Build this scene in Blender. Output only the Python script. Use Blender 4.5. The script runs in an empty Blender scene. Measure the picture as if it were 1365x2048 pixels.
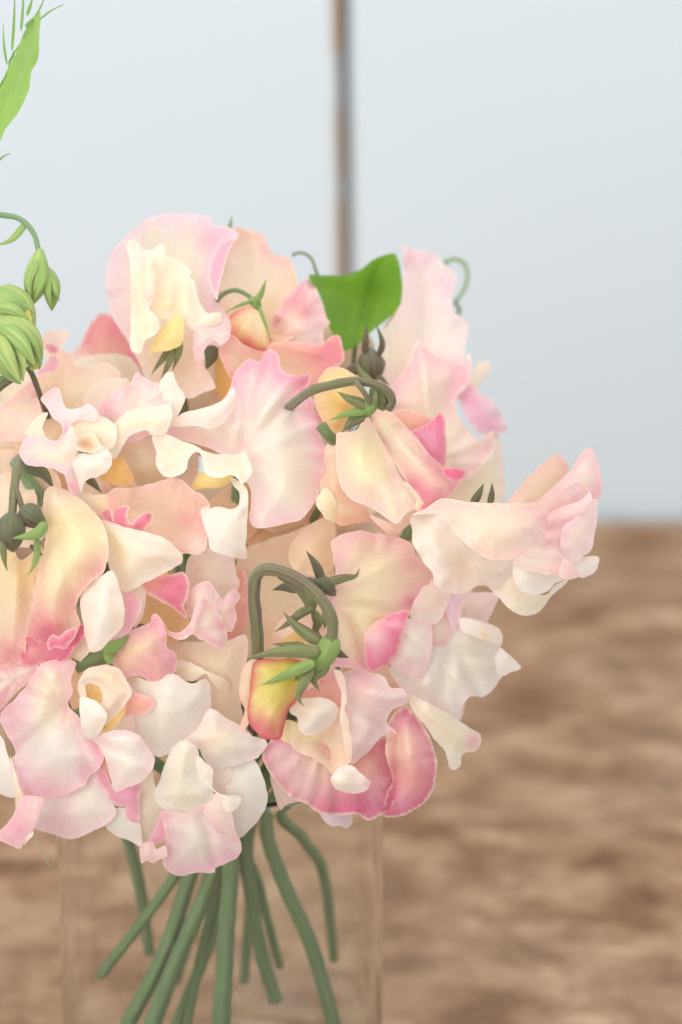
import bpy, bmesh, math, random
import numpy as np
from mathutils import Vector, Matrix, geometry, noise

random.seed(7)
rng = np.random.default_rng(7)
scene = bpy.context.scene
col = scene.collection

# ------------------------------------------------------------------ camera
W, H = 1365.0, 2048.0
D = 0.70                       # focus distance (m)
FPX = D * 7700.0               # 7.7 photo pixels per mm at the focus distance
PITCH = math.radians(22.0)
VASE_PX = (452.0, 2290.0, -109.0)   # where the foot of the vase stands (photo pixel, mm behind the focus plane)

cam_data = bpy.data.cameras.new('camera')
cam = bpy.data.objects.new('camera', cam_data)
col.objects.link(cam)
scene.camera = cam
cam_data.sensor_fit = 'HORIZONTAL'
cam_data.sensor_width = 24.0
cam_data.lens = FPX / W * 24.0
cam_data.clip_start = 0.01
cam_data.clip_end = 50.0
cam_data.dof.use_dof = True
cam_data.dof.focus_distance = D - 0.002
APERTURE = 0.0138
cam_data.dof.aperture_fstop = (cam_data.lens / 1000.0) / APERTURE
ROT = Matrix.Rotation(math.pi / 2 - PITCH, 3, 'X')


def cam_vec(x, y, d):
    z = D - d / 1000.0
    return Vector(((x - W / 2) / FPX * z, -(y - H / 2) / FPX * z, -z))


CAM = -(ROT @ cam_vec(*VASE_PX)) + Vector((0, 0, 0.0))
cam.location = CAM
cam.rotation_euler = (math.pi / 2 - PITCH, 0, 0)
ROTN = np.array(ROT)
CAMN = np.array(CAM)


def pw(x, y, d):
    return CAM + ROT @ cam_vec(x, y, d)


def pwn(a):
    z = D - a[:, 2] / 1000.0
    v = np.stack([(a[:, 0] - W / 2) / FPX * z, -(a[:, 1] - H / 2) / FPX * z, -z], 1)
    return v @ ROTN.T + CAMN


# ------------------------------------------------------------------ light
world = bpy.data.worlds.new('World')
scene.world = world
world.use_nodes = True
bg = world.node_tree.nodes['Background']
bg.inputs['Color'].default_value = (0.92, 0.97, 1.0, 1)
bg.inputs['Strength'].default_value = 1.08


def area(name, loc, target, size, power, color):
    l = bpy.data.lights.new(name, 'AREA')
    l.shape = 'RECTANGLE'
    l.size, l.size_y = size
    l.energy = power
    l.color = color
    o = bpy.data.objects.new(name, l)
    col.objects.link(o)
    o.location = loc
    o.rotation_euler = (Vector(target) - Vector(loc)).to_track_quat('-Z', 'Y').to_euler()
    return o


area('window_light', (-1.2, -1.6, 1.15), (0, 0.1, 0.12), (2.4, 2.2), 44, (1.0, 0.98, 0.955))
area('overhead_fill', (0.5, 0.1, 2.1), (0.1, 0.25, 0.0), (1.8, 1.4), 22, (1.0, 0.99, 0.975))  # added soft fill from overhead right, not a fixture of the room

scene.view_settings.view_transform = 'Standard'
scene.view_settings.look = 'None'
scene.view_settings.gamma = 1.0
scene.view_settings.use_curve_mapping = False
scene.view_settings.exposure = -0.04
scene.render.engine = 'CYCLES'
scene.cycles.use_denoising = True
scene.cycles.max_bounces = 14
scene.cycles.transmission_bounces = 12
scene.cycles.transparent_max_bounces = 8
scene.cycles.sample_clamp_indirect = 6.0


# ------------------------------------------------------------------ helpers
def lin(c):
    out = []
    for v in c[:3]:
        v /= 255.0
        out.append(v / 12.92 if v <= 0.04045 else ((v + 0.055) / 1.055) ** 2.4)
    return np.array(out)


PAL = {k: lin(v) for k, v in dict(
    white=(249, 243, 235), cream=(250, 238, 216), peach=(249, 225, 198), coral=(246, 192, 172),
    blush=(249, 229, 221), pink=(243, 184, 202), lilac=(243, 216, 228), deep=(228, 106, 148), red=(214, 84, 110),
    rose=(233, 140, 160), yellow=(246, 229, 164), lemon=(250, 239, 200), lime=(224, 220, 96), amber=(243, 204, 130),
    ochre=(230, 196, 148), beige=(238, 223, 204), rim=(248, 234, 214)).items()}


def nodes_of(name):
    m = bpy.data.materials.new(name)
    m.use_nodes = True
    nt = m.node_tree
    nt.nodes.clear()
    out = nt.nodes.new('ShaderNodeOutputMaterial')
    return m, nt, out


def N(nt, typ, **kw):
    n = nt.nodes.new(typ)
    for k, v in kw.items():
        if k in n.inputs:
            n.inputs[k].default_value = v
        else:
            setattr(n, k, v)
    return n


def petal_material():
    m, nt, out = nodes_of('petal')
    L = nt.links.new
    a = N(nt, 'ShaderNodeAttribute', attribute_name='pigment')
    pol = N(nt, 'ShaderNodeAttribute', attribute_name='polar')
    vein = N(nt, 'ShaderNodeTexNoise', Scale=7.5, Detail=3.0, Roughness=0.6)
    L(pol.outputs['Vector'], vein.inputs['Vector'])
    geo = N(nt, 'ShaderNodeNewGeometry')
    fine = N(nt, 'ShaderNodeTexNoise', Scale=900.0, Detail=3.0)
    L(geo.outputs['Position'], fine.inputs['Vector'])
    # veins deepen the pigment a little
    ramp = N(nt, 'ShaderNodeMapRange')
    ramp.inputs['From Min'].default_value = 0.38
    ramp.inputs['From Max'].default_value = 0.72
    ramp.inputs['To Min'].default_value = 0.0
    ramp.inputs['To Max'].default_value = 1.0
    L(vein.outputs['Fac'], ramp.inputs['Value'])
    gam0 = N(nt, 'ShaderNodeGamma', Gamma=1.3)
    L(a.outputs['Color'], gam0.inputs['Color'])
    gam = N(nt, 'ShaderNodeMix', data_type='RGBA', blend_type='MULTIPLY')
    gam.inputs['Factor'].default_value = 1.0
    gam.inputs['B'].default_value = (0.97, 0.84, 0.83, 1)
    L(gam0.outputs['Color'], gam.inputs['A'])
    mx = N(nt, 'ShaderNodeMix', data_type='RGBA')
    mul = N(nt, 'ShaderNodeMath', operation='MULTIPLY')
    mul.inputs[1].default_value = 0.6
    L(ramp.outputs['Result'], mul.inputs[0])
    L(mul.outputs[0], mx.inputs['Factor'])
    L(a.outputs['Color'], mx.inputs['A'])
    L(gam.outputs['Result'], mx.inputs['B'])
    add = N(nt, 'ShaderNodeMath', operation='MULTIPLY_ADD')
    add.inputs[1].default_value = 0.35
    L(fine.outputs['Fac'], add.inputs[0])
    L(vein.outputs['Fac'], add.inputs[2])
    bump = N(nt, 'ShaderNodeBump', Strength=0.12, Distance=0.0004)
    L(add.outputs[0], bump.inputs['Height'])
    pr = N(nt, 'ShaderNodeBsdfPrincipled', Roughness=0.52)
    pr.inputs['Specular IOR Level'].default_value = 0.22
    pr.inputs['Sheen Weight'].default_value = 0.08
    L(mx.outputs['Result'], pr.inputs['Base Color'])
    L(bump.outputs['Normal'], pr.inputs['Normal'])
    tr = N(nt, 'ShaderNodeBsdfTranslucent')
    L(mx.outputs['Result'], tr.inputs['Color'])
    L(bump.outputs['Normal'], tr.inputs['Normal'])
    mix = N(nt, 'ShaderNodeMixShader', Fac=0.48)
    L(pr.outputs[0], mix.inputs[1])
    L(tr.outputs[0], mix.inputs[2])
    L(mix.outputs[0], out.inputs['Surface'])
    return m


def green_material(name, c1, c2, c3=None, scale=160.0, transl=0.12, rough=0.5, long=True):
    """green plant tissue: two tones mixed by noise, a third (flush) in patches"""
    m, nt, out = nodes_of(name)
    L = nt.links.new
    tc = N(nt, 'ShaderNodeTexCoord')
    pol = N(nt, 'ShaderNodeAttribute', attribute_name='polar')
    n1 = N(nt, 'ShaderNodeTexNoise', Scale=scale, Detail=4.0, Roughness=0.6)
    L(tc.outputs['Object'], n1.inputs['Vector'])
    n2 = N(nt, 'ShaderNodeTexNoise', Scale=2.5, Detail=3.0)
    L(pol.outputs['Vector'], n2.inputs['Vector'])
    r1 = N(nt, 'ShaderNodeMapRange')
    r1.inputs['From Min'].default_value = 0.22
    r1.inputs['From Max'].default_value = 0.85
    L((n2 if long else n1).outputs['Fac'], r1.inputs['Value'])
    mx = N(nt, 'ShaderNodeMix', data_type='RGBA')
    mx.inputs['A'].default_value = (*lin(c1), 1)
    mx.inputs['B'].default_value = (*lin(c2), 1)
    L(r1.outputs['Result'], mx.inputs['Factor'])
    last = mx
    if c3:
        n3 = N(nt, 'ShaderNodeTexNoise', Scale=0.9 if long else 1.5, Detail=4.0)
        L(pol.outputs['Vector'], n3.inputs['Vector'])
        r3 = N(nt, 'ShaderNodeMapRange')
        r3.inputs['From Min'].default_value = 0.50
        r3.inputs['From Max'].default_value = 0.66
        L(n3.outputs['Fac'], r3.inputs['Value'])
        last = N(nt, 'ShaderNodeMix', data_type='RGBA')
        last.inputs['B'].default_value = (*lin(c3), 1)
        L(mx.outputs['Result'], last.inputs['A'])
        L(r3.outputs['Result'], last.inputs['Factor'])
    bump = N(nt, 'ShaderNodeBump', Strength=0.35, Distance=0.0004)
    L(n2.outputs['Fac'], bump.inputs['Height'])
    fz = N(nt, 'ShaderNodeTexNoise', Scale=2600.0, Detail=2.0)
    L(tc.outputs['Object'], fz.inputs['Vector'])
    b2 = N(nt, 'ShaderNodeBump', Strength=0.35, Distance=0.0003)
    L(fz.outputs['Fac'], b2.inputs['Height'])
    L(bump.outputs['Normal'], b2.inputs['Normal'])
    pr = N(nt, 'ShaderNodeBsdfPrincipled', Roughness=rough)
    pr.inputs['Specular IOR Level'].default_value = 0.3
    pr.inputs['Sheen Weight'].default_value = 0.25
    L(last.outputs['Result'], pr.inputs['Base Color'])
    L(b2.outputs['Normal'], pr.inputs['Normal'])
    tr = N(nt, 'ShaderNodeBsdfTranslucent')
    L(last.outputs['Result'], tr.inputs['Color'])
    mix = N(nt, 'ShaderNodeMixShader', Fac=transl)
    L(pr.outputs[0], mix.inputs[1])
    L(tr.outputs[0], mix.inputs[2])
    L(mix.outputs[0], out.inputs['Surface'])
    return m


M = {
    'petal': petal_material(),
    'stem': green_material('stem_green', (122, 138, 88), (94, 108, 68), None),
    'stem_low': green_material('cut_stem', (142, 166, 122), (96, 126, 82), None, scale=60),
    'stem_flush': green_material('flushed_stem', (130, 126, 86), (100, 98, 66), (108, 70, 72), scale=330),
    'sepal': green_material('sepal_green', (142, 148, 92), (112, 120, 74), (122, 88, 76), scale=380, transl=0.25),
    'sepal_bright': green_material('bright_sepal', (156, 176, 100), (126, 150, 80), None, transl=0.3),
    'sepal_dark': green_material('flushed_sepal', (112, 112, 78), (84, 92, 62), (104, 66, 68), scale=330, transl=0.15),
    'bud_green': green_material('bud_green', (172, 196, 118), (134, 168, 92), (198, 206, 122), scale=70, transl=0.3),
    'leaf': green_material('leaf_green', (112, 156, 26), (88, 132, 16), None, scale=90, transl=0.4, long=False),
    'leaf_pale': green_material('young_leaf', (158, 194, 98), (136, 178, 76), None, scale=90, transl=0.45),
    'tendril': green_material('tendril_green', (168, 192, 150), (150, 178, 132), None, transl=0.3),
}


def thing(name, label, cat, base, group=None):
    o = bpy.data.objects.new(name, None)
    col.objects.link(o)
    o.empty_display_size = 0.01
    o.location = pw(*base)
    o['label'] = label
    o['category'] = cat
    if group:
        o['group'] = group
    return o


def mesh_obj(name, verts, faces, mat, parent=None, pigment=None, polar=None, smooth=True):
    """verts are world positions (n,3)"""
    me = bpy.data.meshes.new(name)
    v = np.asarray(verts, dtype=float)
    origin = np.array(parent.matrix_world.translation if False else parent.location) if parent else np.zeros(3)
    if parent is not None and parent.parent is not None:
        origin = origin + np.array(parent.parent.location)
    me.from_pydata((v - origin).tolist(), [], faces)
    if smooth:
        me.polygons.foreach_set('use_smooth', [True] * len(me.polygons))
    if pigment is not None:
        at = me.attributes.new('pigment', 'FLOAT_COLOR', 'POINT')
        buf = np.ones((len(v), 4), dtype=np.float32)
        buf[:, :3] = pigment
        at.data.foreach_set('color', buf.ravel())
    if polar is not None:
        at = me.attributes.new('polar', 'FLOAT_VECTOR', 'POINT')
        at.data.foreach_set('vector', np.asarray(polar, dtype=np.float32).ravel())
    me.materials.append(mat)
    me.update()
    o = bpy.data.objects.new(name, me)
    col.objects.link(o)
    if parent is not None:
        o.parent = parent
    return o


def pts(s):
    return np.array([[float(t) for t in q.split(',')] for q in s.split()])


def catmull_closed(P, step):
    n = len(P)
    out = []
    for i in range(n):
        p0, p1, p2, p3 = P[i - 1], P[i], P[(i + 1) % n], P[(i + 2) % n]
        L = np.linalg.norm(p2 - p1)
        k = max(1, int(round(L / step)))
        # tangents limited by segment length keep sharp corners crisp
        m1 = (p2 - p0) * 0.5
        m2 = (p3 - p1) * 0.5
        for m in (m1, m2):
            l = np.linalg.norm(m)
            if l > 0.9 * L:
                m *= 0.9 * L / l
        for j in range(k):
            t = j / k
            t2, t3 = t * t, t * t * t
            out.append((2 * t3 - 3 * t2 + 1) * p1 + (t3 - 2 * t2 + t) * m1 + (-2 * t3 + 3 * t2) * p2 + (t3 - t2) * m2)
    return np.array(out)


def catmull_open(P, step):
    P = np.asarray(P, float)
    n = len(P)
    out = []
    for i in range(n - 1):
        p1, p2 = P[i], P[i + 1]
        p0 = P[i - 1] if i > 0 else 2 * p1 - p2
        p3 = P[i + 2] if i + 2 < n else 2 * p2 - p1
        L = np.linalg.norm((p2 - p1)[:2]) + 1e-6
        k = max(2, int(round(L / step)))
        for j in range(k):
            t = j / k
            out.append(0.5 * ((2 * p1) + (p2 - p0) * t + (2 * p0 - 5 * p1 + 4 * p2 - p3) * t * t + (3 * p1 - p0 - 3 * p2 + p3) * t ** 3))
    out.append(P[-1])
    return np.array(out)


DCX, DCY, DRX, DRY = 430.0, 1120.0, 600.0, 660.0


def vnoise(a, seed):
    """cheap smooth 2-D noise on numpy arrays (n,2): sum of sines with random directions"""
    r = np.random.default_rng(seed)
    s = np.zeros(len(a))
    for k in range(5):
        ang = r.uniform(0, 2 * math.pi)
        f = r.uniform(0.7, 1.6)
        s += np.sin((a[:, 0] * math.cos(ang) + a[:, 1] * math.sin(ang)) * f + r.uniform(0, 6.28))
    return s / 5.0


SEED = [100]
TRI = [0]


def petal(bloom, name, outline, d, core='cream', m='pink', mw=30, ms=0.6, base=None, ry=0, ycol='lemon', spots=(),
          bowl=4.0, ruf=0.7, rl=46.0, fold=0.5, nf=7, curl=0.0, g=(0, 0), bumps=(), creases=(), org=0.6, grid=6.5,
          rim=0.5, thick=0.24):
    SEED[0] += 1
    seed = SEED[0]
    r = np.random.default_rng(seed)
    P = pts(outline)
    E = catmull_closed(P, 5.0)
    # arc length along the edge, small uneven nibbles of the margin
    seg = np.linalg.norm(np.roll(E, -1, 0) - E, axis=1)
    s = np.concatenate([[0], np.cumsum(seg)[:-1]])
    per = seg.sum()
    nrm = np.roll(E, -1, 0) - np.roll(E, 1, 0)
    nrm = np.stack([nrm[:, 1], -nrm[:, 0]], 1)
    nrm /= np.linalg.norm(nrm, axis=1)[:, None] + 1e-9
    wob = np.zeros(len(E))
    for k in range(4):
        nn = max(2, round(per / r.uniform(14, 60)))
        wob += np.sin(2 * math.pi * nn * s / per + r.uniform(0, 6.28)) * r.uniform(0.12, 0.5)
    E = E + nrm * wob[:, None]
    lo, hi = E.min(0), E.max(0)
    # interior points
    gx = np.arange(lo[0], hi[0], grid)
    gy = np.arange(lo[1], hi[1], grid * 0.87)
    Q = np.array([(x + (0.5 * grid if j % 2 else 0), y) for j, y in enumerate(gy) for x in gx]) if len(gx) and len(gy) else np.zeros((0, 2))
    if len(Q):
        # keep interior ones clear of the edge
        x, y = Q[:, 0][:, None], Q[:, 1][:, None]
        x1, y1 = E[:, 0][None], E[:, 1][None]
        x2, y2 = np.roll(E[:, 0], -1)[None], np.roll(E[:, 1], -1)[None]
        cross = ((y1 > y) != (y2 > y)) & (x < (x2 - x1) * (y - y1) / (y2 - y1 + 1e-12) + x1)
        inside = cross.sum(1) % 2 == 1
        dist = np.sqrt(((Q[:, None, :] - E[None]) ** 2).sum(2)).min(1)
        Q = Q[inside & (dist > grid * 0.55)]
    V2 = np.concatenate([E, Q])
    edges = [(i, (i + 1) % len(E)) for i in range(len(E))]
    res = geometry.delaunay_2d_cdt([Vector(v) for v in V2], edges, [], 1, 1e-4)
    V2 = np.array([tuple(v) for v in res[0]])
    faces = [list(f) for f in res[2]]
    dd = ((V2[:, None, :] - E[None]) ** 2).sum(2)
    near = dd.argmin(1)
    edge = np.sqrt(dd[np.arange(len(V2)), near])
    sarc = s[near]
    emax = edge.max() + 1e-6
    c = P.mean(0)
    b = np.array(base if base is not None else c, float)
    rel = V2 - b
    rad = np.linalg.norm(rel, axis=1)
    th = np.arctan2(rel[:, 1], rel[:, 0])
    # ---- depth (mm towards the camera)
    qx, qy = (c[0] - DCX) / DRX, (c[1] - DCY) / DRY
    h = max(0.55, math.sqrt(max(0.0, 1 - qx * qx - qy * qy)))
    sx, sy = -65 * qx / DRX / h * 0.55, -65 * qy / DRY / h * 0.55
    z = d + (V2[:, 0] - c[0]) * (sx + g[0] / 100.0) + (V2[:, 1] - c[1]) * (sy + g[1] / 100.0)
    e = np.clip(edge / emax, 0, 1)
    bowl = bowl * min(1.0, emax / 62.0)
    org = org * min(1.0, emax / 45.0)
    ruf = ruf * min(1.0, emax / 34.0)
    z += bowl * e * e * (3 - 2 * e) * 0.9
    size = math.sqrt(len(V2)) * grid
    ba = r.uniform(0, math.pi)
    ax_ = ((V2[:, 0] - c[0]) * math.cos(ba) + (V2[:, 1] - c[1]) * math.sin(ba)) / (size * 0.5)
    z -= math.copysign(min(4.0, 0.022 * size), bowl) * ax_ ** 2
    ph = r.uniform(0, 6.28, 6)
    nw = max(2, round(per / (rl * 1.7)))
    u_ = 2 * math.pi * sarc / per
    patchy = 0.45 + 0.55 * np.sin(u_ * 2 + ph[4]) * np.sin(u_ * 3 + ph[5])
    z += ruf * np.exp(-edge / 30.0) * patchy * (np.sin(nw * u_ + ph[0] + 1.3 * np.sin(2 * u_)) + 0.45 * np.sin((nw * 2 - 1) * u_ + ph[1]))
    if fold:
        wob_th = th + 0.25 * np.sin(2 * th + ph[4])
        z += fold * 0.6 * np.clip(rad / 70.0, 0, 1.5) * (np.sin(nf * wob_th + ph[2]) * (0.5 + 0.5 * np.sin(3 * th + ph[5])) + 0.5 * np.sin((nf * 0.5 + 1) * wob_th + ph[3]))
    if curl:
        z += curl * np.exp(-(edge / 16.0) ** 2)
    z += org * vnoise(V2 / 38.0, seed)
    for (bx, by, am, sg) in bumps:
        z += am * np.exp(-((V2[:, 0] - bx) ** 2 + (V2[:, 1] - by) ** 2) / (2 * sg * sg))
    for (x1, y1, x2, y2, am, wd) in creases:
        u = np.array([x2 - x1, y2 - y1], float)
        L2 = u @ u
        t = np.clip(((V2 - (x1, y1)) @ u) / L2, 0, 1)
        q = V2 - (np.array([x1, y1]) + t[:, None] * u)
        z += am * np.exp(-(q ** 2).sum(1) / (2 * wd * wd)) * (0.35 + 0.65 * np.sin(math.pi * np.clip(t * 0.9 + 0.05, 0, 1)))
    # ---- pigment
    C = np.repeat(PAL[core][None], len(V2), 0)
    C *= (1 + 0.03 * vnoise(V2 / 25.0, seed + 5000))[:, None]
    if ry:
        t = np.exp(-(rad / ry) ** 2)[:, None] * 0.9
        C = C * (1 - t) + PAL[ycol] * t
    if core in ('white', 'cream', 'blush', 'peach'):
        t = (0.28 * e)[:, None]
        C = C * (1 - t) + PAL['lemon'] * t
    if m in ('pink', 'lilac'):
        mw, ms = mw * 0.85, min(1.0, ms * 1.2)
    if ms > 0:
        streak = 0.8 + 0.75 * vnoise(np.stack([np.cos(th) * 9, np.sin(th) * 9], 1), seed + 900) + 0.5 * vnoise(np.stack([np.cos(th) * 26, np.sin(th) * 26], 1), seed + 901)
        patch = np.clip(0.9 + 0.55 * vnoise(np.stack([np.cos(th) * 1.7, np.sin(th) * 1.7], 1), seed + 903), 0.5, 1.25)
        t = np.clip(np.exp(-(edge / (mw * np.clip(streak, 0.3, 2.0))) ** 1.25) * ms * patch, 0, 1)[:, None]
        C = C * (1 - t) + PAL[m] * t
    for sp in spots:
        x, y, rr, cn, st = sp
        cc = PAL[core] if cn == 'core' else PAL[cn]
        ax = 1 + 0.25 * vnoise(np.stack([np.cos(th) * 8, np.sin(th) * 8], 1), seed + 77)
        t = np.clip(np.exp(-(((V2[:, 0] - x) ** 2 + (V2[:, 1] - y) ** 2) / (rr * rr)) * ax) * st, 0, 1)[:, None]
        C = C * (1 - t) + cc * t
    if rim:
        t = (np.exp(-(edge / 2.6) ** 2) * rim)[:, None]
        C = C * (1 - t) + PAL['rim'] * t
    C = np.clip(C, 0, 0.93)
    polar = np.stack([np.cos(th) * 6 + seed, np.sin(th) * 6, rad / 95.0 + seed * 0.37], 1)
    Wd = pwn(np.concatenate([V2, z[:, None]], 1))
    # orient faces to the camera
    if faces:
        f0 = faces[0]
        a_, b_, c_ = V2[f0[0]], V2[f0[1]], V2[f0[2]]
        if (b_[0] - a_[0]) * (c_[1] - a_[1]) - (b_[1] - a_[1]) * (c_[0] - a_[0]) > 0:
            faces = [f[::-1] for f in faces]
    o = mesh_obj(name, Wd, faces, M['petal'], bloom, C, polar)
    TRI[0] += len(faces)
    return o


def tube(parent, name, P, r0, r1=None, mat='stem', ridges=0, sides=12, step=7.0, caps=True):
    """P: list of (x, y, d); radii in photo pixels at the focus distance"""
    r1 = r0 if r1 is None else r1
    C = catmull_open(P, step)
    Wp = pwn(C)
    n = len(Wp)
    T = np.gradient(Wp, axis=0)
    T /= np.linalg.norm(T, axis=1)[:, None] + 1e-12
    up = np.array([0.2, -0.9, 0.3])
    verts, polar, faces = [], [], []
    SEED[0] += 1
    ref = np.cross(T[0], up)
    ref /= np.linalg.norm(ref)
    acc = 0.0
    for i in range(n):
        if i:
            acc += np.linalg.norm(Wp[i] - Wp[i - 1])
        ref = ref - T[i] * (ref @ T[i])
        ref /= np.linalg.norm(ref) + 1e-12
        bi = np.cross(T[i], ref)
        t = i / (n - 1)
        rad = (r0 + (r1 - r0) * t) / 7700.0 * (1 + 0.04 * math.sin(acc * 900 + SEED[0]))
        for k in range(sides):
            a = 2 * math.pi * k / sides
            rr = rad * (1 + (0.13 * math.cos(ridges * a) if ridges else 0))
            verts.append(Wp[i] + (ref * math.cos(a) + bi * math.sin(a)) * rr)
            polar.append((math.cos(a) * 3 + SEED[0], math.sin(a) * 3, acc * 40))
    for i in range(n - 1):
        for k in range(sides):
            faces.append([i * sides + k, i * sides + (k + 1) % sides, (i + 1) * sides + (k + 1) % sides, (i + 1) * sides + k])
    if caps:
        faces.append([k for k in range(sides)][::-1])
        faces.append([(n - 1) * sides + k for k in range(sides)])
    return mesh_obj(name, np.array(verts), faces, M[mat], parent, None, polar)


def blade(parent, name, P, width, mat='sepal', cup=0.35, prof=0.6, thick=0.5, wave=0.0, tip=1.0, twist=0.0):
    """a pointed leaf-like strip along P=(x,y,d) points; width (max, px); cup folds it along the midrib"""
    C = catmull_open(P, 5.0)
    n = len(C)
    T = np.gradient(C[:, :2], axis=0)
    T /= np.linalg.norm(T, axis=1)[:, None] + 1e-9
    Nn = np.stack([-T[:, 1], T[:, 0]], 1)
    rows = 9
    V, polar, faces = [], [], []
    SEED[0] += 1
    for i in range(n):
        t = i / (n - 1)
        w = width * 0.5 * (math.sin(math.pi * (0.10 + 0.90 * t ** prof)) ** 0.9) if t < 1 else 0.0
        w = max(w, 0.6 * (1 - t * tip) + 0.25)
        for k in range(rows):
            u = k / (rows - 1) * 2 - 1
            wv = 1 + wave * math.sin(t * 17 + u * 2 + SEED[0])
            dd = C[i, 2] - cup * abs(u) * w / 7.7 * wv + twist * u * w / 7.7
            V.append((C[i, 0] + Nn[i, 0] * u * w * (1 - 0.12 * abs(twist)), C[i, 1] + Nn[i, 1] * u * w, dd))
            polar.append((u * 4 + SEED[0], t * 0.8, SEED[0] * 0.3))
    for i in range(n - 1):
        for k in range(rows - 1):
            faces.append([i * rows + k, i * rows + k + 1, (i + 1) * rows + k + 1, (i + 1) * rows + k])
    o = mesh_obj(name, pwn(np.array(V, float)), faces, M[mat], parent, None, polar)
    sm = o.modifiers.new('thickness', 'SOLIDIFY')
    sm.thickness = thick / 1000.0
    sm.offset = -1
    return o


def pod(parent, name, P, width, mat, prof=0.8, ridges=5, flat=0.9):
    """a closed plump body (bud, calyx cup) along P with a profile that swells and narrows"""
    C = catmull_open(P, 5.0)
    Wp = pwn(C)
    n = len(Wp)
    T = np.gradient(Wp, axis=0)
    T /= np.linalg.norm(T, axis=1)[:, None] + 1e-12
    sides = 18
    ref = np.cross(T[0], np.array(ROTN @ np.array([0, 0, 1.0])))
    ref /= np.linalg.norm(ref)
    V, polar, faces = [], [], []
    SEED[0] += 1
    for i in range(n):
        t = i / (n - 1)
        ref = ref - T[i] * (ref @ T[i])
        ref /= np.linalg.norm(ref)
        bi = np.cross(T[i], ref)
        w = width * 0.5 * max(0.02, math.sin(math.pi * min(1, 0.06 + 0.94 * t ** prof)) ** 0.8) / 7700.0
        for k in range(sides):
            a = 2 * math.pi * k / sides
            rr = w * (1 + 0.03 * math.cos(ridges * a + SEED[0]))
            V.append(Wp[i] + ref * math.cos(a) * rr + bi * math.sin(a) * rr * flat)
            polar.append((math.cos(a) * 4 + SEED[0], math.sin(a) * 4, t * 0.7))
    for i in range(n - 1):
        for k in range(sides):
            faces.append([i * sides + k, i * sides + (k + 1) % sides, (i + 1) * sides + (k + 1) % sides, (i + 1) * sides + k])
    faces.append(list(range(sides))[::-1])
    faces.append([(n - 1) * sides + k for k in range(sides)])
    return mesh_obj(name, np.array(V), faces, M[mat], parent, None, polar)


# ------------------------------------------------------------------ the setting: table, wall
def wood_material():
    m, nt, out = nodes_of('rough_wood')
    L = nt.links.new
    tc = N(nt, 'ShaderNodeTexCoord')
    mp = N(nt, 'ShaderNodeMapping')
    mp.inputs['Scale'].default_value = (0.72, 1.1, 1.0)
    L(tc.outputs['Object'], mp.inputs['Vector'])
    warp = N(nt, 'ShaderNodeTexNoise', Scale=18.0, Detail=3.0)
    L(mp.outputs[0], warp.inputs['Vector'])
    wa = N(nt, 'ShaderNodeMix', data_type='RGBA', blend_type='LINEAR_LIGHT')
    wa.inputs['Factor'].default_value = 0.012
    L(mp.outputs[0], wa.inputs['A'])
    L(warp.outputs['Color'], wa.inputs['B'])
    n1 = N(nt, 'ShaderNodeTexNoise', Scale=44.0, Detail=6.0, Roughness=0.66)
    L(wa.outputs['Result'], n1.inputs['Vector'])
    cr = N(nt, 'ShaderNodeValToRGB')
    el = cr.color_ramp.elements
    el[0].position = 0.28
    el[0].color = (*lin((86, 58, 40)), 1)
    el[1].position = 0.74
    el[1].color = (*lin((198, 172, 142)), 1)
    for p_, c_ in ((0.42, (124, 90, 64)), (0.52, (148, 114, 85)), (0.62, (170, 138, 108))):
        e_ = el.new(p_)
        e_.color = (*lin(c_), 1)
    L(n1.outputs['Fac'], cr.inputs['Fac'])
    n2 = N(nt, 'ShaderNodeTexNoise', Scale=9.0, Detail=3.0)
    L(mp.outputs[0], n2.inputs['Vector'])
    rr = N(nt, 'ShaderNodeMapRange')
    rr.inputs['From Min'].default_value = 0.4
    rr.inputs['From Max'].default_value = 0.7
    rr.inputs['To Max'].default_value = 0.45
    L(n2.outputs['Fac'], rr.inputs['Value'])
    mx = N(nt, 'ShaderNodeMix', data_type='RGBA')
    mx.inputs['B'].default_value = (*lin((158, 136, 114)), 1)
    L(rr.outputs['Result'], mx.inputs['Factor'])
    L(cr.outputs['Color'], mx.inputs['A'])
    bump = N(nt, 'ShaderNodeBump', Strength=0.5, Distance=0.003)
    L(n1.outputs['Fac'], bump.inputs['Height'])
    pr = N(nt, 'ShaderNodeBsdfPrincipled', Roughness=0.72)
    pr.inputs['Specular IOR Level'].default_value = 0.25
    L(mx.outputs['Result'], pr.inputs['Base Color'])
    L(bump.outputs['Normal'], pr.inputs['Normal'])
    L(pr.outputs[0], out.inputs['Surface'])
    return m


def paint_material():
    m, nt, out = nodes_of('white_paint')
    L = nt.links.new
    tc = N(nt, 'ShaderNodeTexCoord')
    n1 = N(nt, 'ShaderNodeTexNoise', Scale=7.0, Detail=5.0)
    L(tc.outputs['Object'], n1.inputs['Vector'])
    mx = N(nt, 'ShaderNodeMix', data_type='RGBA')
    mx.inputs['A'].default_value = (*lin((206, 215, 221)), 1)
    mx.inputs['B'].default_value = (*lin((202, 212, 218)), 1)
    L(n1.outputs['Fac'], mx.inputs['Factor'])
    bump = N(nt, 'ShaderNodeBump', Strength=0.15, Distance=0.002)
    L(n1.outputs['Fac'], bump.inputs['Height'])
    pr = N(nt, 'ShaderNodeBsdfPrincipled', Roughness=0.6)
    pr.inputs['Specular IOR Level'].default_value = 0.3
    L(mx.outputs['Result'], pr.inputs['Base Color'])
    L(bump.outputs['Normal'], pr.inputs['Normal'])
    L(pr.outputs[0], out.inputs['Surface'])
    return m


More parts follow.
